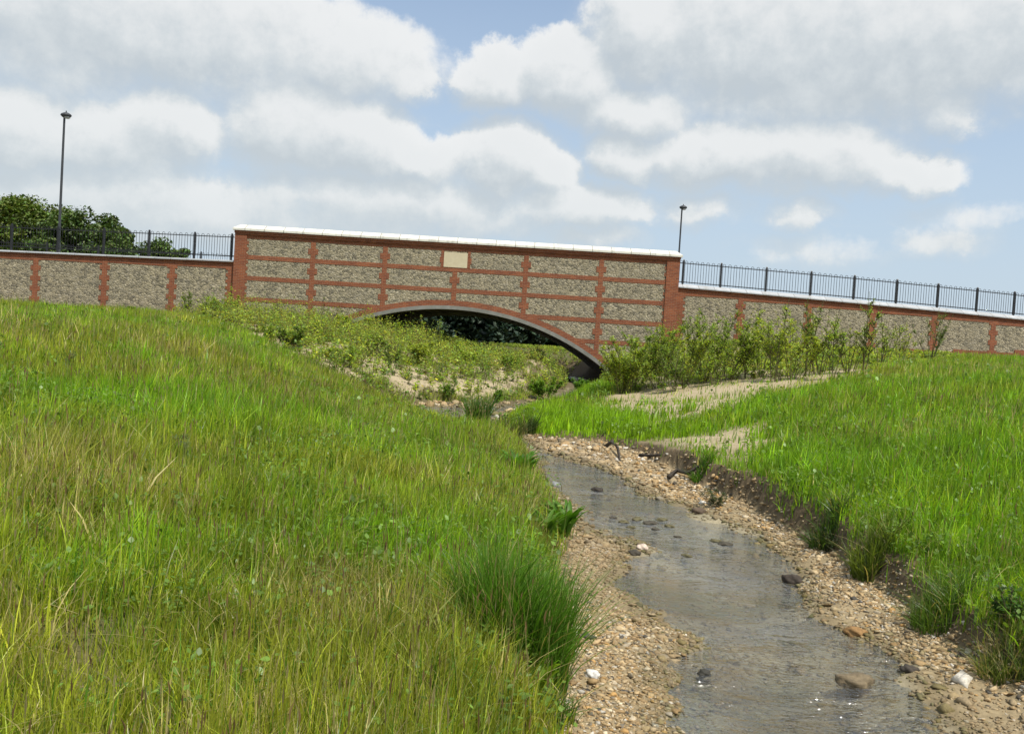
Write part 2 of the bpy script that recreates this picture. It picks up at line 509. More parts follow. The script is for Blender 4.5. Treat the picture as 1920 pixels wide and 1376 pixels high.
def pdist(x, y, poly):
    """signed distance to a polygon, positive outside"""
    sh = np.shape(x)
    x, y = np.ravel(x).astype(float), np.ravel(y).astype(float)
    best = np.full(x.shape, 1e9)
    ins = np.zeros(x.shape, bool)
    n = len(poly)
    for i in range(n):
        (ax, ay), (bx, by) = poly[i], poly[(i + 1) % n]
        dx, dy = bx - ax, by - ay
        t = np.clip(((x - ax) * dx + (y - ay) * dy) / (dx * dx + dy * dy), 0, 1)
        best = np.minimum(best, (x - ax - t * dx) ** 2 + (y - ay - t * dy) ** 2)
        if ay != by:
            c = ((ay > y) != (by > y)) & (x < (bx - ax) * (y - ay) / (by - ay) + ax)
            ins ^= c
    d = np.sqrt(best)
    return np.where(ins, -d, d).reshape(sh)


def sstep(a, b, v):
    t = np.clip((v - a) / (b - a), 0, 1)
    return t * t * (3 - 2 * t)


def height_full(x, y):
    wob = (fbm(x, y, 1.7, 3, 5) - .5) * .34 + (fbm(x, y, 6, 2, 6) - .5) * .12
    db = pdist(x, y, BED) + wob * .8
    dw = pdist(x, y, WAT) + wob
    lz = np.maximum(land(x, y), 0.13)
    lz = lz + (fbm(x, y, .55, 3, 1) - .5) * .16 * sstep(.2, 2.5, db) + (fbm(x, y, 3.5, 3, 2) - .5) * .05
    grav = np.where(dw > 0, np.minimum(.012 + dw * .10, .11), np.maximum(dw * .22, -.11)) + (fbm(x, y, 4, 3, 3) - .5) * .055 + (fbm(x, y, 14, 2, 4) - .5) * .022
    riffle = np.exp(-((x - 1.6) / .9) ** 2 - ((y - 9.0) / .8) ** 2) * .075 + np.exp(-((x - 1.3) / .5) ** 2 - ((y - 7.8) / .35) ** 2) * .05
    grav = grav + np.where(dw < 0, riffle, 0)
    right = sstep(1.2, 2.2, x)
    far = sstep(16.5, 21, y)
    w = .10 + .30 * (1 - right) + .14 * fbm(x, y, 1.2, 2, 9) + far * 1.3
    t = sstep(-.03, 1, db / w)
    return grav * (1 - t) + lz * t, db, dw


def axis(fine0, fine1, step, lo, hi, g=1.16):
    a = list(np.arange(fine0, fine1, step))
    s, v = step, a[-1]
    while v < hi:
        s = min(s * g, 40)
        v += s
        a.append(v)
    s, v = step, a[0]
    b = []
    while v > lo:
        s = min(s * g, 40)
        v -= s
        b.append(v)
    return np.array(b[::-1] + a)


GX = axis(-1.2, 4.2, 0.05, -420, 420, 1.09)
GY = axis(2.0, 17.0, 0.06, -60, 620, 1.045)
XX, YY = np.meshgrid(GX, GY)
HH, DB, DW = height_full(XX, YY)


def bil(A, x, y):
    i = np.clip(np.searchsorted(GX, x) - 1, 0, len(GX) - 2)
    j = np.clip(np.searchsorted(GY, y) - 1, 0, len(GY) - 2)
    u = np.clip((x - GX[i]) / (GX[i + 1] - GX[i]), 0, 1)
    v = np.clip((y - GY[j]) / (GY[j + 1] - GY[j]), 0, 1)
    return (A[j, i] * (1 - u) + A[j, i + 1] * u) * (1 - v) + (A[j + 1, i] * (1 - u) + A[j + 1, i + 1] * u) * v


def H(x, y):
    return bil(HH, np.asarray(x, float), np.asarray(y, float))


def at(px, py, lift=0.0):
    """where the line of sight through a point of the photograph meets the ground"""
    u, w = lev(px, py)
    D = np.arange(2.0, 60.0, 0.02)
    z = EYE - w / F * D
    hit = np.nonzero(z <= H(u / F * D, D) + lift)[0]
    d = D[hit[0]] if len(hit) else 39.0
    d = min(d, 39.5)
    return (u / F * d, d)


def ground_poly(pts):
    return [at(*p) for p in pts]


# bare sand: the graded bank below the bridge, strips on the right bank, a corner by the right edge
SAND_R1 = ground_poly([(1095, 768), (1120, 740), (1300, 718), (1450, 704), (1620, 690), (1660, 706), (1510, 738), (1400, 768), (1320, 796), (1240, 802)])
SAND_R2 = ground_poly([(1170, 842), (1290, 812), (1410, 792), (1430, 826), (1385, 884), (1250, 872)])
SAND_R3 = ground_poly([(1830, 862), (1925, 832), (1990, 830), (1990, 850), (1925, 858)])
SCRUB_L = [(-16.5, 40), (-13.5, 35.5), (-8.0, 25.5), (-4.4, 20.5), (-3.0, 19.6), (-2.9, 22.4), (-.9, 23.6), (.7, 27.5), (1.6, 32), (2.4, 37), (2.8, 42), (2.4, 52), (-10, 52), (-12.5, 40)]
SCRUB_R = [(2.9, 27), (3.6, 22.6), (6.5, 22.0), (10.8, 24.5), (15.5, 30), (21, 41), (5, 41), (4.2, 36)]
PATCH = ground_poly([(965, 790), (990, 762), (1080, 768), (1180, 790), (1290, 808), (1240, 832), (1080, 842), (985, 815)])


def inside(x, y, poly, soft=0.25):
    return sstep(soft, -soft, pdist(x, y, poly))


def sand_mask(x, y):
    n = fbm(x, y, .9, 4, 21)
    wx_, wy_ = (fbm(x, y, .8, 3, 22) - .5) * 1.5 + (fbm(x, y, 4, 2, 24) - .5) * .5, (fbm(x, y, .8, 3, 23) - .5) * 1.5 + (fbm(x, y, 4, 2, 25) - .5) * .5
    x, y = x + wx_, y + wy_
    s = inside(x, y, SAND_R1, .9) * sstep(.10, .34, n)
    s = np.maximum(s, inside(x, y, SAND_R2, .6) * sstep(.04, .26, n))
    s = np.maximum(s, inside(x, y, SAND_R3, .2))
    s = np.maximum(s, inside(x, y, SCRUB_L, .5) * sstep(.30, .52, n))
    s = np.maximum(s, inside(x, y, SCRUB_R, .6) * sstep(.36, .58, n) * .8)
    return s * (1 - .75 * sstep(37.5, 40, y))


sm = sand_mask(XX, YY)
n1 = fbm(XX, YY, 2.2, 4, 31)[..., None]
turf = np.array((.085, .085, .035)) * (1 - n1) + np.array((.15, .125, .06)) * n1
sand = np.array((.34, .275, .165)) * (1 - n1) + np.array((.46, .375, .245)) * n1
mud = np.array((.16, .12, .072)) * (1 - n1) + np.array((.105, .078, .045)) * n1
grav_c = np.array((.24, .185, .105)) * (1 - n1) + np.array((.34, .265, .155)) * n1
farb = sstep(17, 22, YY)[..., None]
grav_c = grav_c * (1 - farb) + np.array((.14, .115, .07)) * farb
bedc = np.array((.24, .21, .135)) * (1 - n1) + np.array((.34, .29, .19)) * n1
alg = sstep(.44, .62, fbm(XX, YY, 1.1, 3, 77))[..., None] * .75
silt_ = sstep(.46, .60, fbm(XX, YY, 2.3, 3, 78))[..., None] * .55
bedc = bedc * (1 - silt_) + np.array((.13, .095, .05)) * silt_
bedc = bedc * (1 - alg) + np.array((.10, .10, .038)) * alg
c = turf * (1 - sm[..., None]) + sand * sm[..., None]
gyy, gxx = np.gradient(HH, GY, GX)
steep = sstep(.3, .7, np.hypot(gxx, gyy))[..., None] * (DB < 1.4)[..., None]
c = c * (1 - steep) + mud * steep
nearb = (sstep(.75, .2, DB) * (DB > 0))[..., None]
c = c * (1 - nearb * .6) + mud * nearb * .6
k = sstep(.05, -.04, DB)[..., None]
c = c * (1 - k) + grav_c * k
wetb = (sstep(.22, .02, DW) * (DB < .1))[..., None] * .5
c = c * (1 - wetb) + np.array((.12, .095, .05)) * wetb
k = sstep(.04, -.06, DW)[..., None]
c = c * (1 - k) + bedc * k
V = np.stack([XX, YY, HH], -1).reshape(-1, 3)
ny, nx = XX.shape
idx = np.arange(nx * ny).reshape(ny, nx)
q = np.stack([idx[:-1, :-1], idx[:-1, 1:], idx[1:, 1:], idx[1:, :-1]], -1).reshape(-1, 4)
ground = put('ground', mesh_np('ground', V, [q], c.reshape(-1, 3), True), M['soil'])
tag(ground, kind='structure')

# ------------------------------------------------------------------ water
def mat_water():
    m, T, out = new_mat('brook_water')
    v = geo_pos(T)
    vs = T.vmath('MULTIPLY', v, (0.55, 1.0, 1.0)).outputs[0]
    n1 = T.noise(vs, 6.0, 3, 0.55, 0.8).outputs[0]
    n2 = T.noise(vs, 34.0, 3, 0.6, 0.3).outputs[0]
    h = T.math('ADD', n1, T.math('MULTIPLY', n2, 0.35))
    calm = T.maprange(T.noise(v, 0.9, 2, 0.5).outputs[0], 0.35, 0.65, 0.25, 1.0)
    h = T.math('MULTIPLY', h, calm)
    nm = bump(T, h, 1.0, 0.07)
    fr = T.n('ShaderNodeFresnel', inp={'IOR': 1.40, 'Normal': nm}).outputs[0]
    fr = T.math('ADD', T.math('MULTIPLY', fr, 1.25), 0.06, clamp=True)
    tr = T.n('ShaderNodeBsdfTransparent', inp={0: (0.90, 0.92, 0.89, 1)}).outputs[0]
    gl = T.n('ShaderNodeBsdfGlossy', inp={0: (1, 1, 1, 1), 'Roughness': 0.06, 'Normal': nm}).outputs[0]
    murk = T.n('ShaderNodeBsdfDiffuse', inp={0: (0.36, 0.35, 0.30, 1)}).outputs[0]
    body = T.n('ShaderNodeMixShader', inp={0: 0.07, 1: tr, 2: murk}).outputs[0]
    s = T.n('ShaderNodeMixShader', inp={0: fr, 1: body, 2: gl}).outputs[0]
    T.t.links.new(s, out.inputs[0])
    return m


M['water'] = mat_water()
wx, wy = np.linspace(-4, 6.5, 40), np.linspace(-.5, 73, 120)
wX, wY = np.meshgrid(wx, wy)
i2 = np.arange(wX.size).reshape(wX.shape)
q = np.stack([i2[:-1, :-1], i2[:-1, 1:], i2[1:, 1:], i2[1:, :-1]], -1).reshape(-1, 4)
kk = (pdist((wX[:-1, :-1] + wX[1:, 1:]) / 2, (wY[:-1, :-1] + wY[1:, 1:]) / 2, BED) < .9).ravel()
water = put('water', mesh_np('water', np.stack([wX, wY, np.zeros_like(wX)], -1).reshape(-1, 3), [q[kk]]), M['water'])
tag(water, kind='structure')

# ------------------------------------------------------------------ bridge
FY = 40.0                     # face of bridge and walls
CX, CZ, RO = -2.92, -9.10, 12.42   # arch: centre and outer radius of the concrete ring
RI, RB = RO - .17, RO + .25
bridge = empty('bridge', (CX, FY, 1.8), 'red brick and flint road bridge with a low segmental arch over the brook', 'bridge')
BX0, BX1 = -13.27, 7.53


def arch_z(x, r):
    d = r * r - (x - CX) ** 2
    return CZ + math.sqrt(d) if d > 0 else -9


def slab_over_arch(y0, y1, ztop, r, x0=BX0 + .02, x1=BX1 - .02, zbot=-.6):
    mb = MB()
    half = math.sqrt(r * r - (zbot - CZ) ** 2)
    xs = sorted(set([x0, x1] + [CX - half + 2 * half * i / 48 for i in range(49)]))
    lo = [max(zbot, arch_z(x, r)) if abs(x - CX) <= half + 1e-6 else zbot for x in xs]
    for i in range(len(xs) - 1):
        a, b = xs[i], xs[i + 1]
        vb = len(mb.v)
        mb.v += [(a, y0, lo[i]), (b, y0, lo[i + 1]), (b, y0, ztop), (a, y0, ztop), (a, y1, lo[i]), (b, y1, lo[i + 1]), (b, y1, ztop), (a, y1, ztop)]
        for f in ((0, 1, 2, 3), (7, 6, 5, 4), (4, 5, 1, 0), (3, 2, 6, 7)):
            mb.f.append(tuple(vb + t for t in f))
        if i == 0:
            mb.f.append((vb, vb + 3, vb + 7, vb + 4))
        if i == len(xs) - 2:
            mb.f.append((vb + 1, vb + 5, vb + 6, vb + 2))
    return mb


put('flint_wall', slab_over_arch(FY, FY + .45, 6.20, RO + .1), M['flint'], bridge)
put('rear_parapet', slab_over_arch(FY + 9.6, FY + 10.05, 6.20, RO + .1), M['flint'], bridge)


def ring(r0, r1, y0, y1, n=64, zmin=-.5):
    a0 = math.acos(max(-1, min(1, (zmin - CZ) / r0)))
    mb = MB()
    rings = []
    for i in range(n + 1):
        a = -a0 + 2 * a0 * i / n
        s, c_ = math.sin(a), math.cos(a)
        rings.append([(CX + r0 * s, y0, CZ + r0 * c_), (CX + r1 * s, y0, CZ + r1 * c_), (CX + r1 * s, y1, CZ + r1 * c_), (CX + r0 * s, y1, CZ + r0 * c_)])
    mb.sweep(rings)
    return mb


put('arch_ring', ring(RI, RO, FY - .05, FY + .4), M['ring'], bridge)
put('brick_ring', ring(RO + .002, RB, FY - .026, FY + .3), M['brick'], bridge)
put('arch_barrel', ring(RI + .03, RO + .3, FY + .41, FY + 9.59), M['soffit'], bridge)
put('rear_arch_ring', ring(RI, RO, FY + 9.6, FY + 10.1), M['ring'], bridge)


def clip_x(z, r):
    """half width of the ring at a height"""
    d = r * r - (z - CZ) ** 2
    return math.sqrt(d) if d > 0 else 0


def band(z0, z1, x0, x1, proud=.012):
    h0, h1 = clip_x(z0, RB - .03), clip_x(z1, RB - .03)
    if h0 > 0:
        h1 = h1 or h0
        segs = [((x0, x0), (CX - h0, CX - h1)), ((CX + h0, CX + h1), (x1, x1))]   # slanting ends on the arch
    else:
        segs = [((x0, x0), (x1, x1))]
    for (a0, a1), (b0, b1) in segs:
        mb = MB()
        r0 = [(a0, FY - proud, z0), (b0, FY - proud, z0), (b1, FY - proud, z1), (a1, FY - proud, z1)]
        mb.sweep([r0, [(x, FY + .1, z) for x, y, z in r0]])
        put('brick_band', mb, M['brick'], bridge)


for zc in (5.0, 4.03, 3.04, 2.05, 1.05):
    band(zc - .10, zc + .10, BX0 + .3, BX1 - .3)
mb = MB(); mb.box(BX0 + .3, BX1 - .3, FY - .014, FY + .1, 5.87, 6.03); put('brick_band', mb, M['brick'], bridge)
mb = MB(); mb.box(BX0 - .0, BX1 + .0, FY - .085, FY + .1, 6.033, 6.10); mb.box(BX0 - .02, BX1 + .02, FY - .11, FY + .1, 6.103, 6.215)
put('brick_cornice', mb, M['brick'], bridge)


def pilaster(x, z0, z1, blocks, w=.22, wide=.46, proud=.018, y=FY):
    """toothed brick strip: narrow, wide at the block heights"""
    mb = MB()
    cuts = [(z0, None)]
    z = z0
    for (b0, b1) in blocks:
        b0, b1 = max(b0, z0), min(b1, z1)
        if b1 <= b0:
            continue
        if b0 > z:
            mb.box(x - w / 2, x + w / 2, y - proud, y + .1, z, b0)
        mb.box(x - wide / 2, x + wide / 2, y - proud, y + .1, b0, b1)
        z = b1
    if z < z1:
        mb.box(x - w / 2, x + w / 2, y - proud, y + .1, z, z1)
    return mb


BL = [(zc - .14, zc + .13) for zc in (1.55, 2.53, 3.53, 4.52, 5.44)]
for x in (-9.60, -6.23, .37, 3.89):
    zb = max(-.3, arch_z(x, RB - .04))
    put('brick_pilaster', pilaster(x, zb, 5.868, [b for b in BL if b[0] > zb]), M['brick'], bridge)
put('brick_pilaster', pilaster(-2.93, arch_z(-2.93, RB - .04), 4.93, [BL[3]]), M['brick'], bridge)
for sx in (-1, 1):
    x = -2.93 + sx * .62
    put('plaque_jamb', pilaster(x, 5.101, 5.868, [BL[4]], .13, .24), M['brick'], bridge)
mb = MB(); mb.box(-3.48, -2.38, FY - .03, FY + .1, 5.105, 5.80)
put('plaque', mb, M['plaque'], bridge)
for (a, b, e) in ((BX0, BX0 + .56, 1), (BX1 - .60, BX1, -1)):
    mb = MB()
    mb.box(a, b, FY - .06, FY + .52, -.5, 6.03)
    z = .5
    k_ = 0
    while z < 5.7:
        xa, xb = (b, b + .085) if e > 0 else (a - .085, a)
        mb.box(xa, xb, FY - .0165, FY + .1, z, z + .15)
        z += .30
    put('brick_pier', mb, M['brick'], bridge)
# coping of the parapet: weathered both ways, hipped ends
def coping(x0, x1, y0, y1, zb, ze, zr, hip):
    mb = MB()
    ym = (y0 + y1) / 2
    v = [(x0, y0, zb), (x1, y0, zb), (x1, y1, zb), (x0, y1, zb), (x0, y0, ze), (x1, y0, ze), (x1, y1, ze), (x0, y1, ze), (x0 + hip, ym, zr), (x1 - hip, ym, zr)]
    mb.v = v
    mb.f = [(0, 3, 2, 1), (0, 1, 5, 4), (1, 2, 6, 5), (2, 3, 7, 6), (3, 0, 4, 7), (4, 5, 9, 8), (6, 7, 8, 9), (5, 6, 9), (7, 4, 8)]
    return mb


put('coping', coping(BX0 - .09, BX1 + .09, FY - .17, FY + .60, 6.218, 6.31, 6.52, .25), M['white_stone'], bridge)
put('coping', coping(BX0 - .09, BX1 + .09, FY + 9.5, FY + 10.2, 6.218, 6.31, 6.52, .25), M['white_stone'], bridge)

# ------------------------------------------------------------------ wing walls
def wall_y(x):
    return FY + .12 + (0.007 * (x - 12) ** 2 if x > 12 else 0)


def cop_z(x):
    return 4.90 - .0275 * (x - 9) if x > 0 else 4.86 + .0165 * (x + 13.3)


def strip(mb, x0, x1, z0, z1, off0, off1, step=1.0):
    n = max(1, int(abs(x1 - x0) / step))
    rings = []
    fz0 = z0 if callable(z0) else (lambda x: z0)
    fz1 = z1 if callable(z1) else (lambda x: z1)
    for i in range(n + 1):
        x = x0 + (x1 - x0) * i / n
        y = wall_y(x)
        rings.append([(x, y + off0, fz0(x)), (x, y + off1, fz0(x)), (x, y + off1, fz1(x)), (x, y + off0, fz1(x))])
    mb.sweep(rings)


def wing(name_label, x0, x1, piers, end_pier):
    w = empty('flint_wall', ((x0 + x1) / 2, wall_y((x0 + x1) / 2), 2.0), name_label, 'wall')
    mb = MB(); strip(mb, x0, x1, -.5, lambda x: cop_z(x) - .16, 0, .42); put('flint_panel', mb, M['flint'], w)
    edges = sorted([x0] + list(piers) + [x1])
    for a, b in zip(edges[:-1], edges[1:]):
        lowz = min(cop_z(a), cop_z(b)) - .40
        mb = MB(); strip(mb, a, b, lowz, lambda x: cop_z(x) - .20, -.014, .05); put('brick_band', mb, M['brick'], w)
    mb = MB(); strip(mb, x0, x1, lambda x: cop_z(x) - .197, lambda x: cop_z(x) - .125, -.045, .05); put('brick_cornice', mb, M['brick'], w)
    for i, x in enumerate(list(piers)):
        zt = cop_z(x) - .20
        mb = MB()
        z, j = -.3, i % 2
        y = wall_y(x)
        sl = 0.014 * max(0, x - 12)
        while z < zt:
            hw = .12 if j % 2 else .235
            h = .26 if j % 2 else .22
            z1 = min(z + h, zt)
            mb.sweep([[(x - hw, y - .019 - sl * hw, z), (x + hw, y - .019 + sl * hw, z), (x + hw, y + .1 + sl * hw, z), (x - hw, y + .1 - sl * hw, z)],
                      [(x - hw, y - .019 - sl * hw, z1), (x + hw, y - .019 + sl * hw, z1), (x + hw, y + .1 + sl * hw, z1), (x - hw, y + .1 - sl * hw, z1)]])
            z, j = z1, j + 1
        put('brick_pilaster', mb, M['brick'], w)
    a, b = end_pier
    mb = MB()
    z, j = -.3, 0
    zt = cop_z((a + b) / 2) - .21
    while z < zt:
        e = .09 if j % 2 else 0
        z1 = min(z + .15, zt)
        if a < 0:
            mb.box(a - e, b, FY + .12 - .02, FY + .2, z, z1)
        else:
            mb.box(a, b + e, FY + .12 - .02, FY + .2, z, z1)
        z, j = z1, j + 1
    put('brick_pilaster', mb, M['brick'], w)
    # coping, sloping to both sides
    rings = []
    n = int(abs(x1 - x0))
    rise = -.02 if x0 < 0 else .085
    for i in range(n + 1):
        x = x0 + (x1 - x0) * i / n
        y, z = wall_y(x), cop_z(x)
        rings.append([(x, y - .12, z - .122), (x, y + .54, z - .122), (x, y + .54, z - .075), (x, y + .21, z + rise), (x, y - .12, z - .075)])
    mb = MB(); mb.sweep(rings); put('coping', mb, M['grey_stone'], w)
    return w


wl = wing('long flint wall with red brick strips left of the bridge, behind the grass field', -46.0, BX0 - .005, [-45.1, -41.85, -38.6, -35.4, -32.2, -29.0, -25.8, -22.59, -19.35, -16.18], (BX0 - .30, BX0 - .005))
wr = wing('flint wall with red brick strips curving away right of the bridge, behind saplings', BX1 + .005, 46.0, [10.53, 13.75, 16.80, 19.85, 22.9, 26.0, 29.2, 32.4, 35.6, 38.8, 42.0], (BX1 + .005, BX1 + .30))
for (a, b, z0) in ((18.4, 20.9, 2.50), (20.9, 24.1, 2.62), (24.1, 26.0, 2.78), (26.0, 29.0, 2.9)):
    mb = MB(); strip(mb, a, b, 1.9, z0 + .12, -.024, .05, .8); put('brick_plinth', mb, M['brick'], wr)

# ------------------------------------------------------------------ road behind the parapets
mb = MB()
def slab_road(mb, xs, y1f, z0f, z1f):
    mb.sweep([[(x, wall_y(x) + .40, z0f(x)), (x, y1f(x), z0f(x)), (x, y1f(x), z1f(x)), (x, wall_y(x) + .40, z1f(x))] for x in xs])
slab_road(mb, list(np.linspace(-46, BX0, 18)), lambda x: FY + 9.7, lambda x: -.6, lambda x: cop_z(x) - .32)
slab_road(mb, list(np.linspace(BX1, 46, 24)), lambda x: FY + 24.0, lambda x: -.6, lambda x: cop_z(x) - .32)
tag(put('embankment', mb, M['ring']), kind='structure')
mb = MB()
mb.box(BX0 + .01, BX1 - .01, FY + .451, FY + 9.59, 3.62, 4.60)
tag(put('road', mb, M['asphalt']), kind='structure')

# ------------------------------------------------------------------ bow-top railings
hoop_mb = MB()
pts = [(-.0625, 0, -.98)] + [(-.0625, 0, -.05)] + [(.0625 * math.cos(a), 0, .0625 * math.sin(a) + .005) for a in np.linspace(math.pi, 0, 9)] + [(.0625, 0, -.05), (.0625, 0, -.98)]
hoop_mb.tube(pts, .0105, 5)
hoop_me = hoop_mb.mesh('hoop_bar', True)
hoop_me.materials.append(M['black'])
post_mb = MB()
post_mb.box(-.037, .037, -.037, .037, -.10, 1.115)
post_mb.sweep([[(-.041, -.041, 1.116), (.041, -.041, 1.116), (.041, .041, 1.116), (-.041, .041, 1.116)], [(-.02, -.02, 1.155), (.02, -.02, 1.155), (.02, .02, 1.155), (-.02, .02, 1.155)]])
post_me = post_mb.mesh('post')
post_me.materials.append(M['black'])


def railing(label, posts, yf, zf, tails=(None, None), hoops=True):
    xm = sum(posts) / len(posts)
    f = empty('railing', (xm, yf(xm), zf(xm)), label, 'railing')
    base = f.location
    for x in posts:
        o = put('post', post_me, None, f, False)
        o.location = Vector((x, yf(x), zf(x) + .02)) - base
    xs = ([tails[0]] if tails[0] is not None else []) + posts + ([tails[1]] if tails[1] is not None else [])
    for a, b in zip(xs[:-1], xs[1:]):
        for dz, r in ((1.00, .02), (.115, .02)):
            mb = MB()
            A, B = Vector((a, yf(a), zf(a) + dz)), Vector((b, yf(b), zf(b) + dz))
            t = .012
            mb.sweep([[A + Vector((0, -t, -r)), A + Vector((0, t, -r)), A + Vector((0, t, r)), A + Vector((0, -t, r))],
                      [B + Vector((0, -t, -r)), B + Vector((0, t, -r)), B + Vector((0, t, r)), B + Vector((0, -t, r))]])
            put('rail', mb, M['black'], f)
        if hoops:
            n = max(1, int(round((b - a) / .262)))
            for i in range(n):
                x = a + (b - a) * (i + .5) / n
                o = put('hoop_bar', hoop_me, None, f, False)
                o.location = Vector((x, yf(x), zf(x) + 1.04)) - base
                o.rotation_euler.z = math.atan2(yf(b) - yf(a), b - a)
    return f


def fy(x):
    return wall_y(x) + .21


LP = [-13.53, -15.28, -17.43, -19.56, -21.72, -23.91, -26.07]
railing('black bow-topped railing on the wall left of the bridge, in front of the trees', LP[::-1], fy, lambda x: cop_z(x) + .06, (None, BX0 - .02))
RP = [7.78, 9.56, 11.70, 13.82, 15.90, 17.98, 20.04, 22.05, 24.02, 25.95]
railing('black bow-topped railing on the wall right of the bridge, stepping down the slope', RP, fy, lambda x: cop_z(x) + .06, (BX1 + .02, None))
railing('far black railing seen low behind the left railing', [-30.5, -27.5, -24.5, -21.5, -18.5, -15.3], lambda x: FY + 9.9, lambda x: 4.78, (None, BX0), hoops=True)

# ------------------------------------------------------------------ lamp posts
def lamp_post(x, y, z0, ztop, label):
    e = empty('lamp_post', (x, y, z0), label, 'street lamp', 'lamp posts along the road')
    h = ztop - z0
    mb = MB(); mb.lathe([(.12, 0), (.12, .04), (.10, .06), (.10, 1.05), (.066, 1.20), (.052, h - .32), (.052, h - .30)], 0, 0, 12)
    mb.v = [(a + x, b + y, c_ + z0) for a, b, c_ in mb.v]; put('column', mb, M['lamp'], e)
    mb = MB(); mb.lathe([(.10, h - .30), (.17, h - .27), (.23, h - .20), (.235, h - .16), (.20, h - .11), (.10, h - .05), (.03, h - .03), (.022, h + .05), (.001, h + .06)], .0, 0, 14, 1.0, 1.0)
    mb.v = [(a * 1.15 + x + .08, b + y, c_ + z0) for a, b, c_ in mb.v]; hood = put('lantern_hood', mb, M['lamp'], e)
    mb = MB(); mb.lathe([(.02, h - .36), (.10, h - .34), (.16, h - .28), (.15, h - .26)], 0, 0, 12)
    mb.v = [(a + x + .14, b + y, c_ + z0) for a, b, c_ in mb.v]; put('lantern_glass', mb, M['glass'], hood)
    return e


lamp_post(-23.65, 44.0, 4.30, 12.15, 'tall dark lamp post behind the railing left of the bridge, in front of the trees')
lamp_post(11.10, 59.5, 4.40, 12.0, 'dark lamp post rising beyond the right end of the bridge parapet')

# ------------------------------------------------------------------ trees
def leaf_cards(P, size, seed, colr, var=.35, up=.4):
    """quads scattered at points P, random orientation, per-leaf colour"""
    r = np.random.default_rng(seed)
    n = len(P)
    nrm = r.normal(size=(n, 3))
    nrm[:, 2] = np.abs(nrm[:, 2]) + up
    nrm /= np.linalg.norm(nrm, axis=1)[:, None]
    a = np.cross(nrm, r.normal(size=(n, 3)))
    a /= np.linalg.norm(a, axis=1)[:, None]
    b = np.cross(nrm, a)
    s = (size * r.uniform(.6, 1.35, n))[:, None]
    V = np.stack([P - a * s, P - b * s * .5 - nrm * s * .12, P + a * s, P + b * s * .5 - nrm * s * .12], 1).reshape(-1, 3)
    Fq = np.arange(4 * n).reshape(n, 4)
    c = np.asarray(colr)[None, :] * (1 + var * (r.random((n, 1)) * 2 - 1)) * (1 + .12 * r.normal(size=(n, 3)))
    return V, Fq, np.repeat(np.clip(c, .004, .9), 4, axis=0)


def tree(x, y, top, rad, label, seed, colr, nleaf=14000, leaf=.26, cat='tree', name='tree', low=.32, group=None, nb=34):
    r = np.random.default_rng(seed)
    z0 = float(H(x, y)) - .1
    e = empty(name, (x, y, z0), label, cat, group)
    h = top - z0
    # limbs
    mb = MB()
    tips = []
    t_top = h * .72
    mb.tube([(x, y, z0), (x + r.normal() * .2, y, z0 + h * .25), (x + r.normal() * .3, y, z0 + h * .5), (x + r.normal() * .4, y, z0 + t_top)], [h * .035, h * .026, h * .018, h * .006], 8)
    for i in range(nb):
        a = r.uniform(0, 2 * math.pi)
        hz = low * h + (h * .98 - low * h) * r.random() ** .8
        rel = (hz - low * h) / (h - low * h)
        prof = math.sqrt(max(0.02, 1 - ((rel - .38) / .64) ** 2))
        rr = rad * prof * r.uniform(.55, 1.0)
        tip = np.array((x + rr * math.cos(a), y + rr * math.sin(a), z0 + hz))
        s = np.array((x, y, z0 + max(h * .18, hz - rr * .8)))
        s[2] = min(s[2], z0 + t_top)
        mid = (s + tip) / 2 + np.array((0, 0, rr * .08))
        mb.tube([tuple(s), tuple(mid), tuple(tip)], [h * .011, h * .007, h * .002], 5)
        tips.append((tip, rad * r.uniform(.22, .38)))
        if rr > rad * .5:
            tips.append(((mid + tip) / 2 + r.normal(size=3) * rad * .08, rad * r.uniform(.16, .28)))
    put('trunk', mb, M['bark'], e)
    P = []
    per = nleaf // len(tips)
    cl = []
    for (c0, cr) in tips:
        d = r.normal(size=(per, 3))
        d /= np.linalg.norm(d, axis=1)[:, None]
        rad_ = cr * r.random(per) ** .45
        P.append(c0 + d * rad_[:, None] * np.array((1.15, 1.15, .75)))
        cl.append(np.full(per, r.uniform(.65, 1.35)))
    P = np.concatenate(P)
    cl = np.concatenate(cl)
    V, Fq, c = leaf_cards(P, leaf, seed + 1, colr)
    c = c * np.repeat(cl, 4)[:, None]
    put('crown', mesh_np('crown', V, [Fq], c), M['tree_leaf'], e)
    return e


def px_at(px, py, D):
    u, w = lev(px, py)
    return u / F * D, EYE - w / F * D


TD = 105.0
OAK = (.095, .140, .018)
OAK2 = (.075, .122, .024)
for (px, py, rpx, lab, sd, cc, d) in (
        (-55, 396, 75, 'leafy green tree cut by the left edge of the view, beyond the railing', 11, OAK, 0),
        (62, 382, 92, 'largest round-crowned green tree, behind the railing left of the tall lamp post', 12, OAK, 2),
        (163, 404, 82, 'broad green tree behind the railing just right of the tall lamp post', 13, OAK2, -4),
        (222, 428, 34, 'lower green tree tucked against the right side of the broad tree', 16, OAK2, 1)):
    x, zt = px_at(px, py, TD + d)
    tree(x, TD + d, zt, rpx / F * (TD + d), lab, sd, cc, 34000, .23, nb=56)
x, zt = px_at(310, 438, 150); tree(x, 150, zt, 46 / F * 150, 'small rounded green tree standing alone behind the railing near the bridge', 14, (.08, .13, .026), 8000, .3, nb=22)
x, zt = px_at(258, 456, 150); tree(x, 150, zt, 26 / F * 150, 'low dark bushy tree in the gap between the big trees and the lone one', 15, (.06, .10, .025), 5000, .3, nb=16)
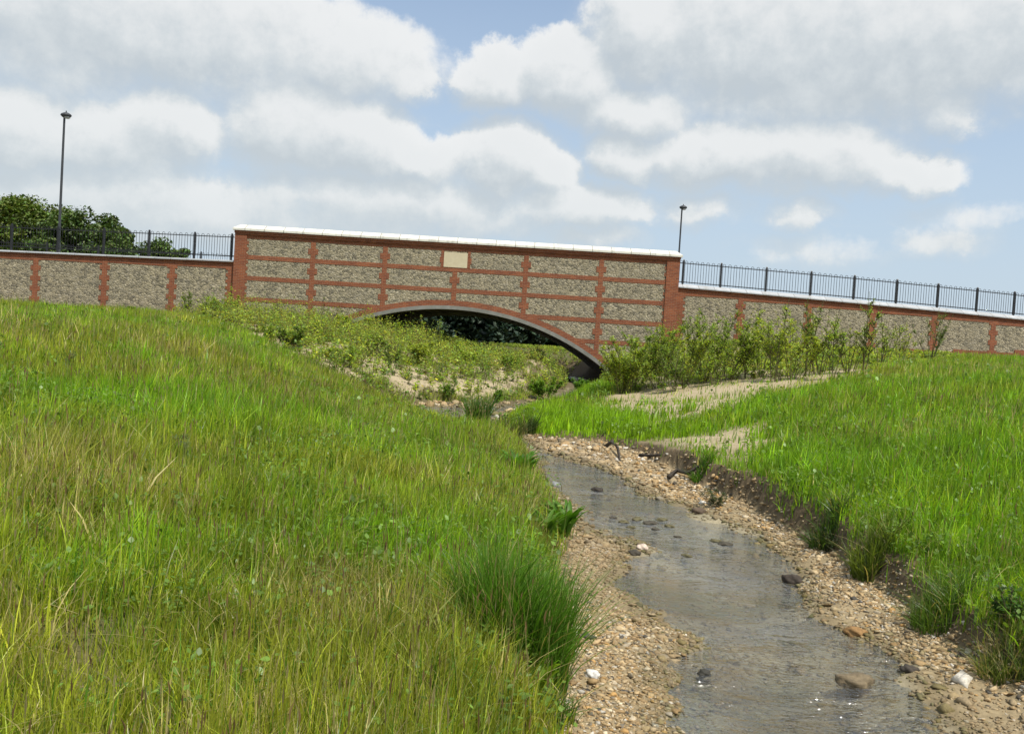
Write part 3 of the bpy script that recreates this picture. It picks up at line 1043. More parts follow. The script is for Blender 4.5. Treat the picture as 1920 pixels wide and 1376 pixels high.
# dark trees seen through the arch
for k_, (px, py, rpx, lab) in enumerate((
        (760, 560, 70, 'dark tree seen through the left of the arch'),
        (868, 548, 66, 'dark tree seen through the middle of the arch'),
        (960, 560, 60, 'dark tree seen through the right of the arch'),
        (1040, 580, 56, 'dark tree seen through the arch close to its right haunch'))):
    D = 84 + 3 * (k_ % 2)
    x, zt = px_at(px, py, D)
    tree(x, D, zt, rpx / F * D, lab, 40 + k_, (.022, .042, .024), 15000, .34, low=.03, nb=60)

# ================================================================== vegetation and stones
TH = 1.30


def sample_sector(d0, d1, dens, seed):
    r = np.random.default_rng(seed)
    n = int(.5 * TH * (d1 * d1 - d0 * d0) * dens)
    a = r.uniform(-TH / 2, TH / 2, n)
    d = np.sqrt(r.uniform(d0 * d0, d1 * d1, n))
    return d * np.sin(a), d * np.cos(a)


def blades(x, y, z, h, w, c, seg, r, lean=.35, wind=(.05, .0)):
    """grass blades as tapering curved ribbons; returns V, faces, colours"""
    n = len(x)
    a = r.uniform(0, 2 * math.pi, n)
    la = r.uniform(0, 2 * math.pi, n)
    bend = np.abs(r.normal(0, lean, n)) * h
    lx, ly = np.cos(la) * bend + wind[0] * h, np.sin(la) * bend + wind[1] * h
    ox, oy = np.cos(a) * w / 2, np.sin(a) * w / 2
    V = np.empty((n, 2 * seg + 1, 3), np.float32)
    for k in range(seg):
        t = k / seg
        ww = 1 - .75 * t ** 1.6
        cx, cy, cz = x + lx * t * t, y + ly * t * t, z + h * (t - .22 * t * t * np.minimum(1, bend / h))
        V[:, 2 * k, 0], V[:, 2 * k, 1], V[:, 2 * k, 2] = cx - ox * ww, cy - oy * ww, cz
        V[:, 2 * k + 1, 0], V[:, 2 * k + 1, 1], V[:, 2 * k + 1, 2] = cx + ox * ww, cy + oy * ww, cz
    V[:, -1, 0], V[:, -1, 1], V[:, -1, 2] = x + lx, y + ly, z + h * (1 - .22 * np.minimum(1, bend / h))
    b = np.arange(n)[:, None] * (2 * seg + 1)
    quads = [b + np.array((2 * k, 2 * k + 1, 2 * k + 3, 2 * k + 2)) for k in range(seg - 1)]
    tri = b + np.array((2 * seg - 2, 2 * seg - 1, 2 * seg))
    C = np.repeat(c, 2 * seg + 1, axis=0)
    return V.reshape(-1, 3), quads, tri, C


class Soup:
    """merges vertex/face arrays of many small pieces into one mesh"""
    def __init__(s):
        s.V, s.Q, s.T, s.C, s.n = [], [], [], [], 0
    def add(s, V, quads=(), tris=(), C=None):
        for q_ in quads:
            s.Q.append(q_ + s.n)
        for t_ in tris:
            s.T.append(t_ + s.n)
        s.V.append(V)
        s.C.append(C)
        s.n += len(V)
    def mesh(s, name, smooth=False):
        fs = []
        if s.Q: fs.append(np.concatenate(s.Q))
        if s.T: fs.append(np.concatenate(s.T))
        return mesh_np(name, np.concatenate(s.V), fs, np.concatenate(s.C), smooth)


LUSH = np.array((.180, .365, .012))
YEL = np.array((.36, .41, .022))
OLV = np.array((.290, .315, .036))
STRAW = np.array((.50, .42, .17))
DARK = np.array((.075, .165, .012))
# places with a colour of their own: (px, py, radius m, lush, straw)
SPOTS = [(640, 930, 1.6, 1.0, -.3), (720, 1000, 1.0, .7, -.2), (60, 720, 2.5, .7, -.2), (1150, 790, 2.0, 1.2, -.5), (1560, 880, 1.6, 1.0, -.3), (1720, 960, 1.3, .8, -.3), (1880, 960, 1.2, .5, -.2),
         (640, 1090, .6, -.9, .35), (560, 1330, .5, -.8, .3), (1000, 940, .9, -1.0, .35), (820, 1010, .9, -.6, .1), (300, 650, 3.5, -.7, .15), (90, 900, .9, -.9, .4), (60, 1190, .4, -.8, .35),
         (1660, 800, 1.6, -.4, .1), (1850, 900, 1.0, -.7, .15), (1880, 690, 3, -.4, .25), (500, 620, 3.0, .4, 0), (800, 1150, .7, -.5, .15), (420, 1200, .8, .4, -.1), (200, 1050, .8, .3, 0), (300, 860, 1.2, -.2, .1)]
SPOTS = [(*at(px, py, .15), r_, a, b) for px, py, r_, a, b in SPOTS]


def grass_colour(x, y, r):
    n = len(x)
    lush = .25 + (fbm(x, y, .55, 3, 51) - .5) * 6.0 + (fbm(x, y, 2.6, 3, 52) - .5) * 2.2
    straw = .09 + (fbm(x, y, 1.1, 3, 53) - .5) * .5
    for sx, sy, sr, a, b in SPOTS:
        g = np.exp(-((x - sx) ** 2 + (y - sy) ** 2) / (sr * sr))
        lush, straw = lush + g * a, straw + g * b
    rt = sstep(.5, 2.0, x) * .45
    t = np.clip(.45 + lush * .5 + rt + r.normal(0, .22, n), 0, 1)[:, None]
    c = OLV * (1 - t) + LUSH * t
    yl = np.clip(r.random(n) * 1.2 - .35 + (fbm(x, y, .8, 2, 57) - .5) * .8, 0, 1)[:, None]
    c = c * (1 - yl * .7) + YEL * yl * .7
    dk = (r.random(n) < .14)[:, None]
    c = np.where(dk, DARK * (1 + .4 * r.random((n, 1))), c)
    st = (r.random(n) < np.clip(straw, .02, .6))[:, None]
    c = np.where(st, STRAW * (.55 + .6 * r.random((n, 1))), c)
    return np.clip(c * (1 + .13 * r.normal(size=(n, 1))), .004, .9)


def grass_cover(x, y):
    db, z = bil(DB, x, y), None
    d = sstep(.02, .22, db)
    s = np.clip(sand_mask(x, y), 0, 1)
    d = d * (1 - .93 * s)
    scr = np.maximum(inside(x, y, SCRUB_L, .8), inside(x, y, SCRUB_R, .8))
    d = d * (1 - .30 * scr)
    # bare flecks in the sward
    d = d * (1 - .75 * sstep(.66, .74, fbm(x, y, 1.9, 3, 61)) * (x < 0))
    return d, scr, s


SOUP = Soup()
for bi, (d0, d1, dens, seg, wbase) in enumerate(((1.5, 4, 6200, 3, .0042), (4, 7, 5000, 3, .0052), (7, 12, 2600, 2, .0075), (12, 20, 1200, 2, .012), (20, 30, 520, 1, .019), (30, 41, 300, 1, .028))):
    r = np.random.default_rng(100 + bi)
    # blades stand in little tufts
    nt = 9
    tx, ty = sample_sector(d0, d1, dens / nt, 200 + bi)
    tufth = r.normal(1, .28, len(tx))
    x = np.repeat(tx, nt) + r.normal(0, .035 + d0 * .004, len(tx) * nt)
    y = np.repeat(ty, nt) + r.normal(0, .035 + d0 * .004, len(tx) * nt)
    hm = np.repeat(tufth, nt)
    tb = np.repeat(np.exp(r.normal(.04, .30, len(tx))), nt)
    tw = np.repeat(np.exp(r.normal(0, .35, len(tx))), nt)
    d, scr, s = grass_cover(x, y)
    keep = (r.random(len(x)) < d) & (y < wall_y(0) - .15 + np.where(x > 12, .007 * (x - 12) ** 2, 0))
    x, y, hm, scr, s, tb, tw = x[keep], y[keep], hm[keep], scr[keep], s[keep], tb[keep], tw[keep]
    pt = inside(x, y, PATCH, .4)
    left = sstep(1.2, .2, x)
    h = (.185 + .12 * left * (fbm(x, y, .7, 3, 71) * 2 - .6) + .06 * (1 - left)) * np.clip(hm, .45, 1.6) * r.uniform(.55, 1.2, len(x))
    h = h * (1 - .45 * scr) * (1 - .4 * s) * (1 + .1 * pt)
    dbv = bil(DB, x, y)
    h = h * (.55 + .45 * sstep(0, .7, dbv))
    h = h * (1 - .5 * np.exp(-((x + 1.4) / 1.5) ** 2 - ((y - 17.2) / 2.0) ** 2))
    c = grass_colour(x, y, r)
    c = c * (1 - pt[:, None] * .75) + np.array((.25, .42, .012)) * pt[:, None] * .75 * (1 + .15 * r.normal(size=(len(x), 1)))
    sc_c = scr[:, None] * .5
    c = c * (1 - sc_c) + np.array((.20, .235, .05)) * sc_c
    V, Q, T_, C = blades(x, y, H(x, y) - .01, h, wbase * 1.15 * tw * r.uniform(.6, 1.4, len(x)), np.clip(c * tb[:, None] * (.60 + .82 * fbm(x, y, 2.2, 3, 58))[:, None], .004, .9), seg, r, .34 - .08 * (bi > 2))
    SOUP.add(V, Q, [T_], C)
# matted dead grass lying in the near sward
r = np.random.default_rng(300)
x, y = sample_sector(1.5, 9, 420, 301)
d, scr, s = grass_cover(x, y)
k_ = (r.random(len(x)) < d * sstep(.35, .65, fbm(x, y, 1.4, 3, 62)))
x, y = x[k_], y[k_]
V, Q, T_, C = blades(x, y, H(x, y) + r.uniform(.0, .16, len(x)), r.uniform(.04, .12, len(x)), np.full(len(x), .004), STRAW * r.uniform(.5, 1.1, (len(x), 1)), 2, r, 2.2)
SOUP.add(V, Q, [T_], C)
grass = put('grass', SOUP.mesh('grass'), M['grass'])
tag(grass, 'meadow grass covering both banks, bright green with olive and straw patches', 'grass', kind='stuff')

# flowering grass stalks with brown heads
S2 = Soup()
for (d0, d1, dens, hw) in ((1.6, 5, 80, .0034), (5, 10, 46, .0045), (10, 20, 15, .007)):
    r = np.random.default_rng(int(d0 * 10))
    x, y = sample_sector(d0, d1, dens, int(d0 * 77))
    d, scr, s = grass_cover(x, y)
    k_ = r.random(len(x)) < d * (1 - scr) * (1 - s) * np.where(x < 1.2, 1, .35) * sstep(.3, .6, fbm(x, y, .9, 3, 81))
    x, y = x[k_], y[k_]
    n = len(x)
    z = H(x, y)
    h = r.uniform(.26, .52, n)
    la, lb = r.uniform(0, 6.28, n), np.abs(r.normal(0, .12, n))
    tx, ty = x + np.cos(la) * lb * h, y + np.sin(la) * lb * h
    stc = np.where(r.random((n, 1)) < .5, np.array((.22, .26, .06)), np.array((.30, .27, .10))) * r.uniform(.7, 1.2, (n, 1))
    # stalk: thin ribbon facing a random way; head: two crossed spindles
    a = r.uniform(0, 6.28, n)
    ox, oy = np.cos(a) * hw * .28, np.sin(a) * hw * .28
    V = np.stack([np.stack([x - ox, y - oy, z], -1), np.stack([x + ox, y + oy, z], -1), np.stack([tx + ox, ty + oy, z + h], -1), np.stack([tx - ox, ty - oy, z + h], -1)], 1).reshape(-1, 3)
    S2.add(V, [np.arange(4 * n).reshape(n, 4)], (), np.repeat(stc, 4, 0))
    hl = r.uniform(.03, .075, n)
    hc = np.where(r.random((n, 1)) < .55, np.array((.24, .16, .075)), np.array((.36, .31, .15))) * r.uniform(.6, 1.2, (n, 1))
    for q_ in (0, 1.57):
        ox, oy = np.cos(a + q_) * hw, np.sin(a + q_) * hw
        V = np.stack([np.stack([tx, ty, z + h - .01], -1), np.stack([tx + ox, ty + oy, z + h + hl * .4], -1), np.stack([tx + np.cos(la) * lb * hl, ty + np.sin(la) * lb * hl, z + h + hl], -1), np.stack([tx - ox, ty - oy, z + h + hl * .4], -1)], 1).reshape(-1, 3)
        S2.add(V, [np.arange(4 * n).reshape(n, 4)], (), np.repeat(hc, 4, 0))
tag(put('seed_heads', S2.mesh('seed_heads'), M['grass']), 'brown flowering grass heads on thin stalks above the left meadow', 'grass', kind='stuff')


# ------------------------------------------------------------------ leafy plants
def leaves_along(stems, nleaf, llen, r, colr, droop=.2, width=.42, t0=.18, upright=.35):
    """pointed folded leaves along stems (each a list of 3 points); returns V, Q, C"""
    Vs, Cs = [], []
    for (p0, p1, p2) in stems:
        p0, p1, p2 = map(np.asarray, (p0, p1, p2))
        L = max(.05, np.linalg.norm(p2 - p0))
        n = max(3, int(nleaf * r.uniform(.7, 1.3)))
        t = t0 + (1 - t0) * r.random(n) ** .85
        P = ((1 - t) ** 2)[:, None] * p0 + (2 * t * (1 - t))[:, None] * p1 + (t ** 2)[:, None] * p2
        a = r.uniform(0, 6.28, n)
        el = r.normal(upright, .4, n)
        D = np.stack([np.cos(a) * np.cos(el), np.sin(a) * np.cos(el), np.sin(el)], -1)
        S = np.stack([-np.sin(a), np.cos(a), r.normal(0, .3, n)], -1)
        l = (llen * r.uniform(.5, 1.25, n) * (1.1 - .5 * t))[:, None]
        Nn = np.cross(D, S)
        base = P + D * l * .12
        midp = base + D * l * .5
        tip = base + D * l + np.array((0, 0, -1.0)) * l * droop
        w = l * width
        V = np.stack([base, midp + S * w * .5 - Nn * w * .12, tip, midp - S * w * .5 - Nn * w * .12], 1)
        Vs.append(V.reshape(-1, 3))
        c = np.asarray(colr) * (1 + .28 * r.normal(size=(n, 1))) * (1 + .07 * r.normal(size=(n, 3)))
        yl = (r.random((n, 1)) < .15)
        c = np.where(yl, c * np.array((1.5, 1.25, .8)), c)
        Cs.append(np.repeat(np.clip(c, .006, .8), 4, 0))
    V = np.concatenate(Vs)
    return V, np.arange(len(V)).reshape(-1, 4), np.concatenate(Cs)


def make_stems(h, n, spread, r, branch=0, curve=.3):
    out = []
    for i in range(n):
        a = r.uniform(0, 6.28)
        s0 = np.array((math.cos(a), math.sin(a), 0)) * spread * .25 * r.random()
        hh = h * (r.uniform(.62, 1.0) if i else 1.0)
        e = s0 + np.array((math.cos(a) * spread * r.uniform(.2, 1), math.sin(a) * spread * r.uniform(.2, 1), hh))
        m = (s0 + e) / 2 + np.array((r.normal() * .04, r.normal() * .04, hh * .08))
        out.append((s0, m, e))
        for b in range(branch):
            t = r.uniform(.25, .85)
            p = (1 - t) ** 2 * s0 + 2 * t * (1 - t) * m + t * t * e
            ba = r.uniform(0, 6.28)
            bl = hh * r.uniform(.16, .34) * (1.15 - t)
            q_ = p + np.array((math.cos(ba) * bl * .7, math.sin(ba) * bl * .7, bl * .8))
            out.append((p, (p + q_) / 2 + np.array((0, 0, -.02)), q_))
    return out


PLANTS = 0


def leafy(name, label, cat, x, y, h, kind, seed, colr, group=None, scale=1.0):
    """a plant as one thing with stem and foliage"""
    r = np.random.default_rng(seed)
    if kind == 'sapling':
        st = make_stems(h, 3, h * .16, r, 12); nl, ll, wd = 18, .095, .55
    elif kind == 'shrub':
        st = make_stems(h, 18, h * .62, r, 9); nl, ll, wd = 22, .090, .5
    elif kind == 'weed':
        st = make_stems(h, 9, h * .40, r, 5); nl, ll, wd = 18, .09, .45
    elif kind == 'spire':
        st = make_stems(h, 2, h * .10, r, 2); nl, ll, wd = 20, .13, .55
    elif kind == 'fern':
        st = make_stems(h, 16, h * .9, r, 2); nl, ll, wd = 16, .04, .35
    elif kind == 'thistle':
        st = make_stems(h, 3, h * .3, r, 5); nl, ll, wd = 14, .07, .22
    z = float(H(x, y)) - .02
    e = empty(name, (x, y, z), label, cat, group)
    mb = MB()
    for i, (a, b, c_) in enumerate(st):
        rr = .004 + h * .0045
        if kind in ('shrub', 'fern', 'thistle'):
            rr *= .6
        mb.tube([tuple(a), tuple((np.array(a) * .25 + np.array(b) * .5 + np.array(c_) * .25)), tuple(c_)], [rr, rr * .8, rr * .35], 5)
    put('stem', mb, M['stem'], e, False)
    V, Q, C = leaves_along(st, nl, ll * scale, r, colr, width=wd, t0=.12 if kind != 'sapling' else .25)
    put('foliage', mesh_np('foliage', V, [Q], C), M['leaf'], e, False)
    return e


def leafy_px(name, label, cat, px, by, ty, kind, seed, colr, D=None, group=None, scale=1.0):
    if D is None:
        x, y = at(px, by)
    else:
        u, w = lev(px, by)
        x, y = u / F * D, D
    u, w0 = lev(px, ty)
    ztop = EYE - w0 / F * y
    h = max(.15, ztop - float(H(x, y)))
    return leafy(name, label, cat, x, y, h, kind, seed, colr, group, scale)


G1, G2, G3, G4 = (.27, .38, .060), (.22, .33, .055), (.34, .43, .065), (.15, .24, .050)
# right bank scrub before the wall
RS = [(1166, 738, 668, 'shrub', G3, 'yellow-green shrub hiding the right foot of the arch'),
      (1185, 733, 642, 'shrub', G1, 'dense rounded shrub just right of the arch foot, below the bridge pier'),
      (1236, 728, 622, 'shrub', G2, 'darker shrub reaching up in front of the right end of the bridge'),
      (1282, 722, 628, 'shrub', G3, 'pale green shrub under the joint of bridge pier and right wall'),
      (1322, 716, 606, 'shrub', G2, 'bushy shrub in the first flint bay of the right wall'),
      (1362, 713, 628, 'shrub', G1, 'low wide shrub below the first brick strip of the right wall'),
      (1398, 710, 598, 'sapling', G2, 'slim sapling crossing the first brick strip of the right wall'),
      (1425, 708, 622, 'shrub', G1, 'shrub with bare dark stems at the sand edge, second bay of the right wall'),
      (1452, 716, 556, 'sapling', G1, 'upright sapling with pale stem in the second bay of the right wall'),
      (1482, 712, 612, 'shrub', G3, 'light green shrub in the right half of the second wall bay'),
      (1512, 706, 558, 'sapling', G4, 'sapling with dark leaf tufts reaching the coping at the second brick strip'),
      (1535, 702, 598, 'weed', G1, 'thin weed beside the second brick strip of the right wall'),
      (1560, 712, 586, 'sapling', G2, 'crooked dark-stemmed sapling in the third bay of the right wall'),
      (1590, 700, 618, 'weed', G3, 'straggly weed in the third bay of the right wall, close to bare sand'),
      (1618, 700, 546, 'sapling', G2, 'tallest sapling, topping the right wall at the third brick strip'),
      (1652, 684, 604, 'weed', G1, 'leggy weed right of the tallest sapling'),
      (1690, 676, 622, 'weed', G3, 'thin yellowish weed in the fourth bay of the right wall'),
      (1742, 674, 598, 'weed', G4, 'narrow leafy weed covering the fourth brick strip of the right wall'),
      (1165, 736, 690, 'weed', G1, 'short weed at the water below the right foot of the arch'),
      (1262, 735, 668, 'weed', G4, 'dark weed at the front of the shrubs by the bridge pier'),
      (1340, 722, 655, 'weed', G1, 'front weed on the sand below the first wall bay')]
for i, (px, by, ty, kd, cc, lab) in enumerate(RS):
    leafy_px({'shrub': 'shrub', 'sapling': 'sapling', 'weed': 'weed'}[kd], lab, kd, px, by, ty - ((46 if 1290 < px < 1500 else 30) if kd == 'shrub' else 22 if kd == 'weed' else 0), kd, 500 + i, cc, group='shrubs and saplings before the right wall')
# left bank
LS = [(437, 606, 530, 'sapling', G3, 36.5, 'yellow-green sapling in front of the left bridge pier'),
      (412, 606, 552, 'shrub', G1, 35.5, 'shrub at the foot of the left wall beside the bridge pier'),
      (352, 600, 538, 'weed', G4, 37.0, 'grey-green weed against the left wall, right of its last brick strip'),
      (383, 604, 546, 'weed', G2, 36.5, 'slender weed midway between last brick strip and bridge pier'),
      (245, 590, 572, 'shrub', G4, 37.0, 'small dark bush at the grass edge below the left wall'),
      (545, 655, 606, 'shrub', G4, None, 'dark rounded shrub on the sandy bank below the left half of the bridge'),
      (500, 640, 604, 'weed', G2, None, 'weed on the sandy bank under the first bay of the bridge'),
      (640, 640, 588, 'shrub', G3, 36.0, 'pale shrub covering the left foot of the arch'),
      (690, 640, 588, 'spire', G3, 35.0, 'leafy stem hiding the arch ring near its left foot'),
      (745, 642, 590, 'spire', G1, 35.0, 'leafy spire against the dark arch opening, left of the taller pair'),
      (788, 642, 588, 'spire', G2, 35.0, 'tallest leafy spire against the dark arch opening'),
      (824, 650, 596, 'spire', G2, 35.0, 'leafy spire standing right of the tallest one under the arch'),
      (857, 655, 620, 'spire', G1, 35.0, 'short leafy spire under the crown of the arch'),
      (655, 690, 640, 'weed', G1, None, 'bright weed on the sand slope below the left foot of the arch'),
      (735, 700, 640, 'weed', G4, None, 'dark weed beside a bare sandy patch below the arch'),
      (1020, 752, 700, 'shrub', (.15, .28, .03), 27.0, 'bright green leafy clump at the water under the arch'),
      (1092, 752, 706, 'shrub', (.12, .25, .03), 28.5, 'broad green weed at the water beside the right arch foot'),
      (590, 652, 600, 'shrub', G1, 31.0, 'broad light green shrub on the bank below the second bay of the bridge'),
      (465, 622, 590, 'shrub', G3, 32.0, 'pale shrub just below the left bridge pier at the edge of the grass'),
      (700, 668, 622, 'shrub', G2, 28.0, 'rounded shrub on the sand slope in front of the left end of the arch'),
      (790, 676, 634, 'shrub', G3, 28.0, 'yellow-green shrub on the slope below the spires'),
      (880, 690, 652, 'shrub', G1, 30.0, 'rounded green shrub on the slope below the crown of the arch'),
      (955, 700, 662, 'shrub', G2, 31.0, 'green shrub on the slope between crown and right foot of the arch'),
      (620, 690, 648, 'shrub', G1, 23.5, 'shrub at the edge of the near meadow where the sandy slope begins'),
      (840, 735, 705, 'weed', (.14, .24, .04), 23.0, 'bright low weed by the bare sand above the bend of the brook'),
      (930, 752, 722, 'weed', (.13, .24, .03), 24.0, 'bright weed above the bend of the brook, left of the green patch'),
      (1005, 690, 650, 'shrub', G4, 40.5, 'dark green bush under the right half of the arch')]
for i, (px, by, ty, kd, cc, D, lab) in enumerate(LS):
    nm = 'weed' if kd == 'spire' else kd
    leafy_px(nm, lab, nm, px, by, ty, kd, 560 + i, cc, D, group='weeds and shrubs on the bank left of the brook')

# low scrub: uncountable small weeds on the sandy banks
S3 = Soup()
r = np.random.default_rng(620)
xs, ys = [], []
bx = rng.uniform(-16, 20, 32000)
by = rng.uniform(18.5, 76, 32000)
scr = np.maximum(inside(bx, by, SCRUB_L, .3), inside(bx, by, SCRUB_R, .3) * np.where(by < 25.5, .45, .95))
scr = np.maximum(scr, ((by > 44) & (bx > -10) & (bx < 12)) * .55)
keep = (r.random(len(bx)) < scr * (.35 + .65 * sstep(.34, .52, fbm(bx, by, 1.0, 3, 91)))) & (bil(DB, bx, by) > -.08) & ~((by > 39.9) & (by < 50.2) & ((bx < -9) | (bx > 4)))
bx, by = bx[keep][:6200], by[keep][:6200]
for i in range(len(bx)):
    h = r.uniform(.16, .62) * (.6 if bx[i] > 3 and by[i] < 25.5 else 1.5 if 3.6 < bx[i] < 13 and 26.5 < by[i] < 39 else 1) * (.55 + 1.1 * float(fbm(np.array([bx[i]]), np.array([by[i]]), .75, 2, 92)[0])) * (.8 if by[i] < 26 else 1) * (1.0 if by[i] > 41 else (1.65 if bx[i] < -3.2 or bx[i] > 4.5 else 1.3))
    if bx[i] > -3.2:
        h = min(h, max(.15, 1.72 - float(H(bx[i], by[i]))))
    st = make_stems(h, int(r.integers(3, 6)), h * .32, r)
    base = np.array((bx[i], by[i], float(H(bx[i], by[i])) - .02))
    cc = np.array(random.choice((G1, G2, G3, G4, (.25, .27, .07)))) * r.uniform(.8, 1.3)
    V, Q, C = leaves_along(st, 9, .125, r, cc, t0=.05, width=.55)
    S3.add((V + base).astype(np.float32), [Q], (), C)
    sv = []
    for a, m_, e_ in st:
        sv += [a + (-.006, 0, 0), a + (.006, 0, 0), e_]
    sv = np.array(sv) + base
    S3.add(sv.astype(np.float32), (), [np.arange(len(sv)).reshape(-1, 3)], np.full((len(sv), 3), (.15, .12, .06)))
tag(put('scrub', S3.mesh('scrub'), M['leaf']), 'low weedy scrub spread over the sandy banks around the bridge', 'scrub', kind='stuff')

# clover, plantain and other small leaves low in the near sward
S5 = Soup()
r = np.random.default_rng(640)
for d0, d1, dens, ll in ((1.6, 5, 150, .026), (5, 10, 90, .034), (10, 18, 40, .05), (18, 34, 10, .08)):
    x, y = sample_sector(d0, d1, dens, int(640 + d0))
    d, scr_, s_ = grass_cover(x, y)
    k_ = r.random(len(x)) < d * sstep(.40, .62, fbm(x, y, 1.0, 3, 95))
    x, y = x[k_], y[k_]
    P = np.repeat(np.stack([x, y, H(x, y)], -1), 7, 0)
    P += r.normal(size=P.shape) * np.array((.05, .05, .0)) + np.stack([np.zeros(len(P)), np.zeros(len(P)), r.uniform(.03, .20, len(P))], -1)
    n = len(P)
    r = np.random.default_rng(650 + int(d0))
    a, tilt = r.uniform(0, 6.28, n), r.normal(.45, .4, n)
    D_ = np.stack([np.cos(a) * np.cos(tilt), np.sin(a) * np.cos(tilt), np.sin(tilt)], -1)
    S_ = np.stack([-np.sin(a), np.cos(a), r.normal(0, .25, n)], -1)
    L_ = (ll * r.uniform(.6, 1.5, n))[:, None]
    W_ = L_ * r.uniform(.22, .45, (n, 1))
    N_ = np.array((0, 0, -.18)) * L_
    # six-cornered leaf, narrow at the base and pointed
    V = np.stack([P, P + D_ * L_ * .35 + S_ * W_, P + D_ * L_ * .75 + S_ * W_ * .75 + N_ * .4, P + D_ * L_ * 1.15 + N_, P + D_ * L_ * .75 - S_ * W_ * .75 + N_ * .4, P + D_ * L_ * .35 - S_ * W_], 1).reshape(-1, 3)
    b = np.arange(n)[:, None] * 6
    C = np.repeat(np.array((.14, .235, .035)) * np.exp(r.normal(0, .28, (n, 1))), 6, 0)
    S5.add(V, [b + np.array((0, 1, 2, 3)), b + np.array((0, 3, 4, 5))], (), np.clip(C, .01, .6))
tag(put('meadow_herbs', S5.mesh('meadow_herbs'), M['grass']), 'small leafy herbs mixed into the grass of both banks', 'herbs', kind='stuff')


# ------------------------------------------------------------------ single plants by the water
def tussock(name, label, x, y, h, n, rad, colr, seed, lean=.6, width=.006, cat='grass tuft', strawf=.08, group=None, splay=.25):
    r = np.random.default_rng(seed)
    a = r.uniform(0, 6.28, n)
    d = rad * np.sqrt(r.random(n))
    px_, py_ = np.cos(a) * d, np.sin(a) * d
    z0 = float(H(x, y))
    z = H(px_ + x, py_ + y) - z0 - .02
    hh = h * r.uniform(.5, 1.05, n)
    c = np.asarray(colr) * (1 + .25 * r.normal(size=(n, 1)))
    c = np.where(r.random((n, 1)) < strawf, STRAW * .8, c)
    V, Q, T_, C = blades(px_, py_, z, hh, width * r.uniform(.6, 1.4, n), np.clip(c, .005, .8), 4, r, lean, (.02, -.04))
    # lean the blades outward from the middle
    k = np.repeat(np.arange(n), 9)
    t = np.clip((V[:, 2] - z[k]) / h, 0, 1) ** 1.6
    V[:, 0] += np.cos(a[k]) * t * h * splay
    V[:, 1] += np.sin(a[k]) * t * h * splay
    o = put(name, mesh_np(name, V, Q + [T_], C), M['grass'])
    o.location = (x, y, z0)
    return tag(o, label, cat, group)


def tuss_px(name, label, px, by, ty, n, rad, colr, seed, **kw):
    x, y = at(px, by)
    u, w0 = lev(px, ty)
    h = EYE - w0 / F * y - float(H(x, y))
    return tussock(name, label, x, y, max(.1, h) * 1.15, n, rad, colr, seed, **kw)


TG = (.100, .220, .018)
tuss_px('grass_tussock', 'big dark green grass tussock leaning over the gravel, left of the brook', 985, 1270, 1040, 1700, .21, TG, 700, lean=.40, width=.007, splay=.14)
tuss_px('grass_tussock', 'dark grass tussock behind the biggest one, away from the gravel', 925, 1230, 1050, 800, .17, (.10, .22, .016), 701, lean=.45, width=.007)
tuss_px('grass_tussock', 'small grass tuft at the bottom of the view beside the gravel', 1040, 1350, 1290, 260, .10, (.07, .15, .02), 702, lean=.7)
tuss_px('grass_tussock', 'drooping grass tuft over the wide gravel on the right bank', 1765, 1165, 1080, 520, .16, (.10, .18, .022), 703, lean=.8)
tuss_px('grass_tussock', 'trailing grass tuft low at the right edge of the view', 1895, 1268, 1190, 420, .14, (.12, .17, .03), 704, lean=.9, strawf=.3)
tuss_px('grass_tussock', 'upright grass tuft above the eroded bank, right of the brook', 1318, 890, 858, 220, .13, (.085, .19, .014), 705, width=.012)
tuss_px('grass_tussock', 'dark grass tuft overhanging the eroded bank at its middle', 1555, 1010, 955, 360, .16, (.075, .14, .022), 706, width=.01, lean=.8)
tuss_px('grass_tussock', 'olive grass tuft right of the dark tuft on the eroded bank', 1640, 1062, 985, 420, .16, (.13, .18, .025), 707, width=.009, lean=.7)
tuss_px('grass_tussock', 'dark rush tuft where the brook bends left below the arch', 895, 800, 738, 300, .22, (.07, .15, .02), 708, width=.02, lean=.4)
tuss_px('grass_tussock', 'brownish rush tuft at the tip of the bright green patch', 955, 822, 780, 260, .22, (.10, .13, .03), 709, width=.02, lean=.5)
tuss_px('grass_tussock', 'thin dark tuft between rushes and bright green patch', 990, 815, 775, 180, .15, (.06, .10, .02), 710, width=.018, lean=.4)
leafy_px('weed', 'small dark ferny bush at the foot of the eroded bank', 'weed', 1345, 950, 908, 'fern', 720, (.055, .085, .035))
leafy_px('weed', 'low feathery weed under the dark tuft on the eroded bank', 'weed', 1560, 1030, 985, 'fern', 721, (.05, .075, .03))
leafy_px('weed', 'leafy weed between gravel and grass near the right edge of the view', 'weed', 1905, 1190, 1090, 'weed', 722, (.06, .13, .02), scale=.5)
for i, (px, by, ty, lab) in enumerate(((335, 875, 800, 'grey-green thistle in the middle of the left meadow'), (130, 700, 655, 'grey-green thistle in the left meadow below the wall'),
                                       (95, 840, 780, 'grey-green thistle near the left edge of the view'), (560, 800, 765, 'small grey thistle right of centre in the left meadow'))):
    leafy_px('thistle', lab, 'thistle', px, by, ty, 'thistle', 740 + i, (.13, .185, .10), scale=.9)


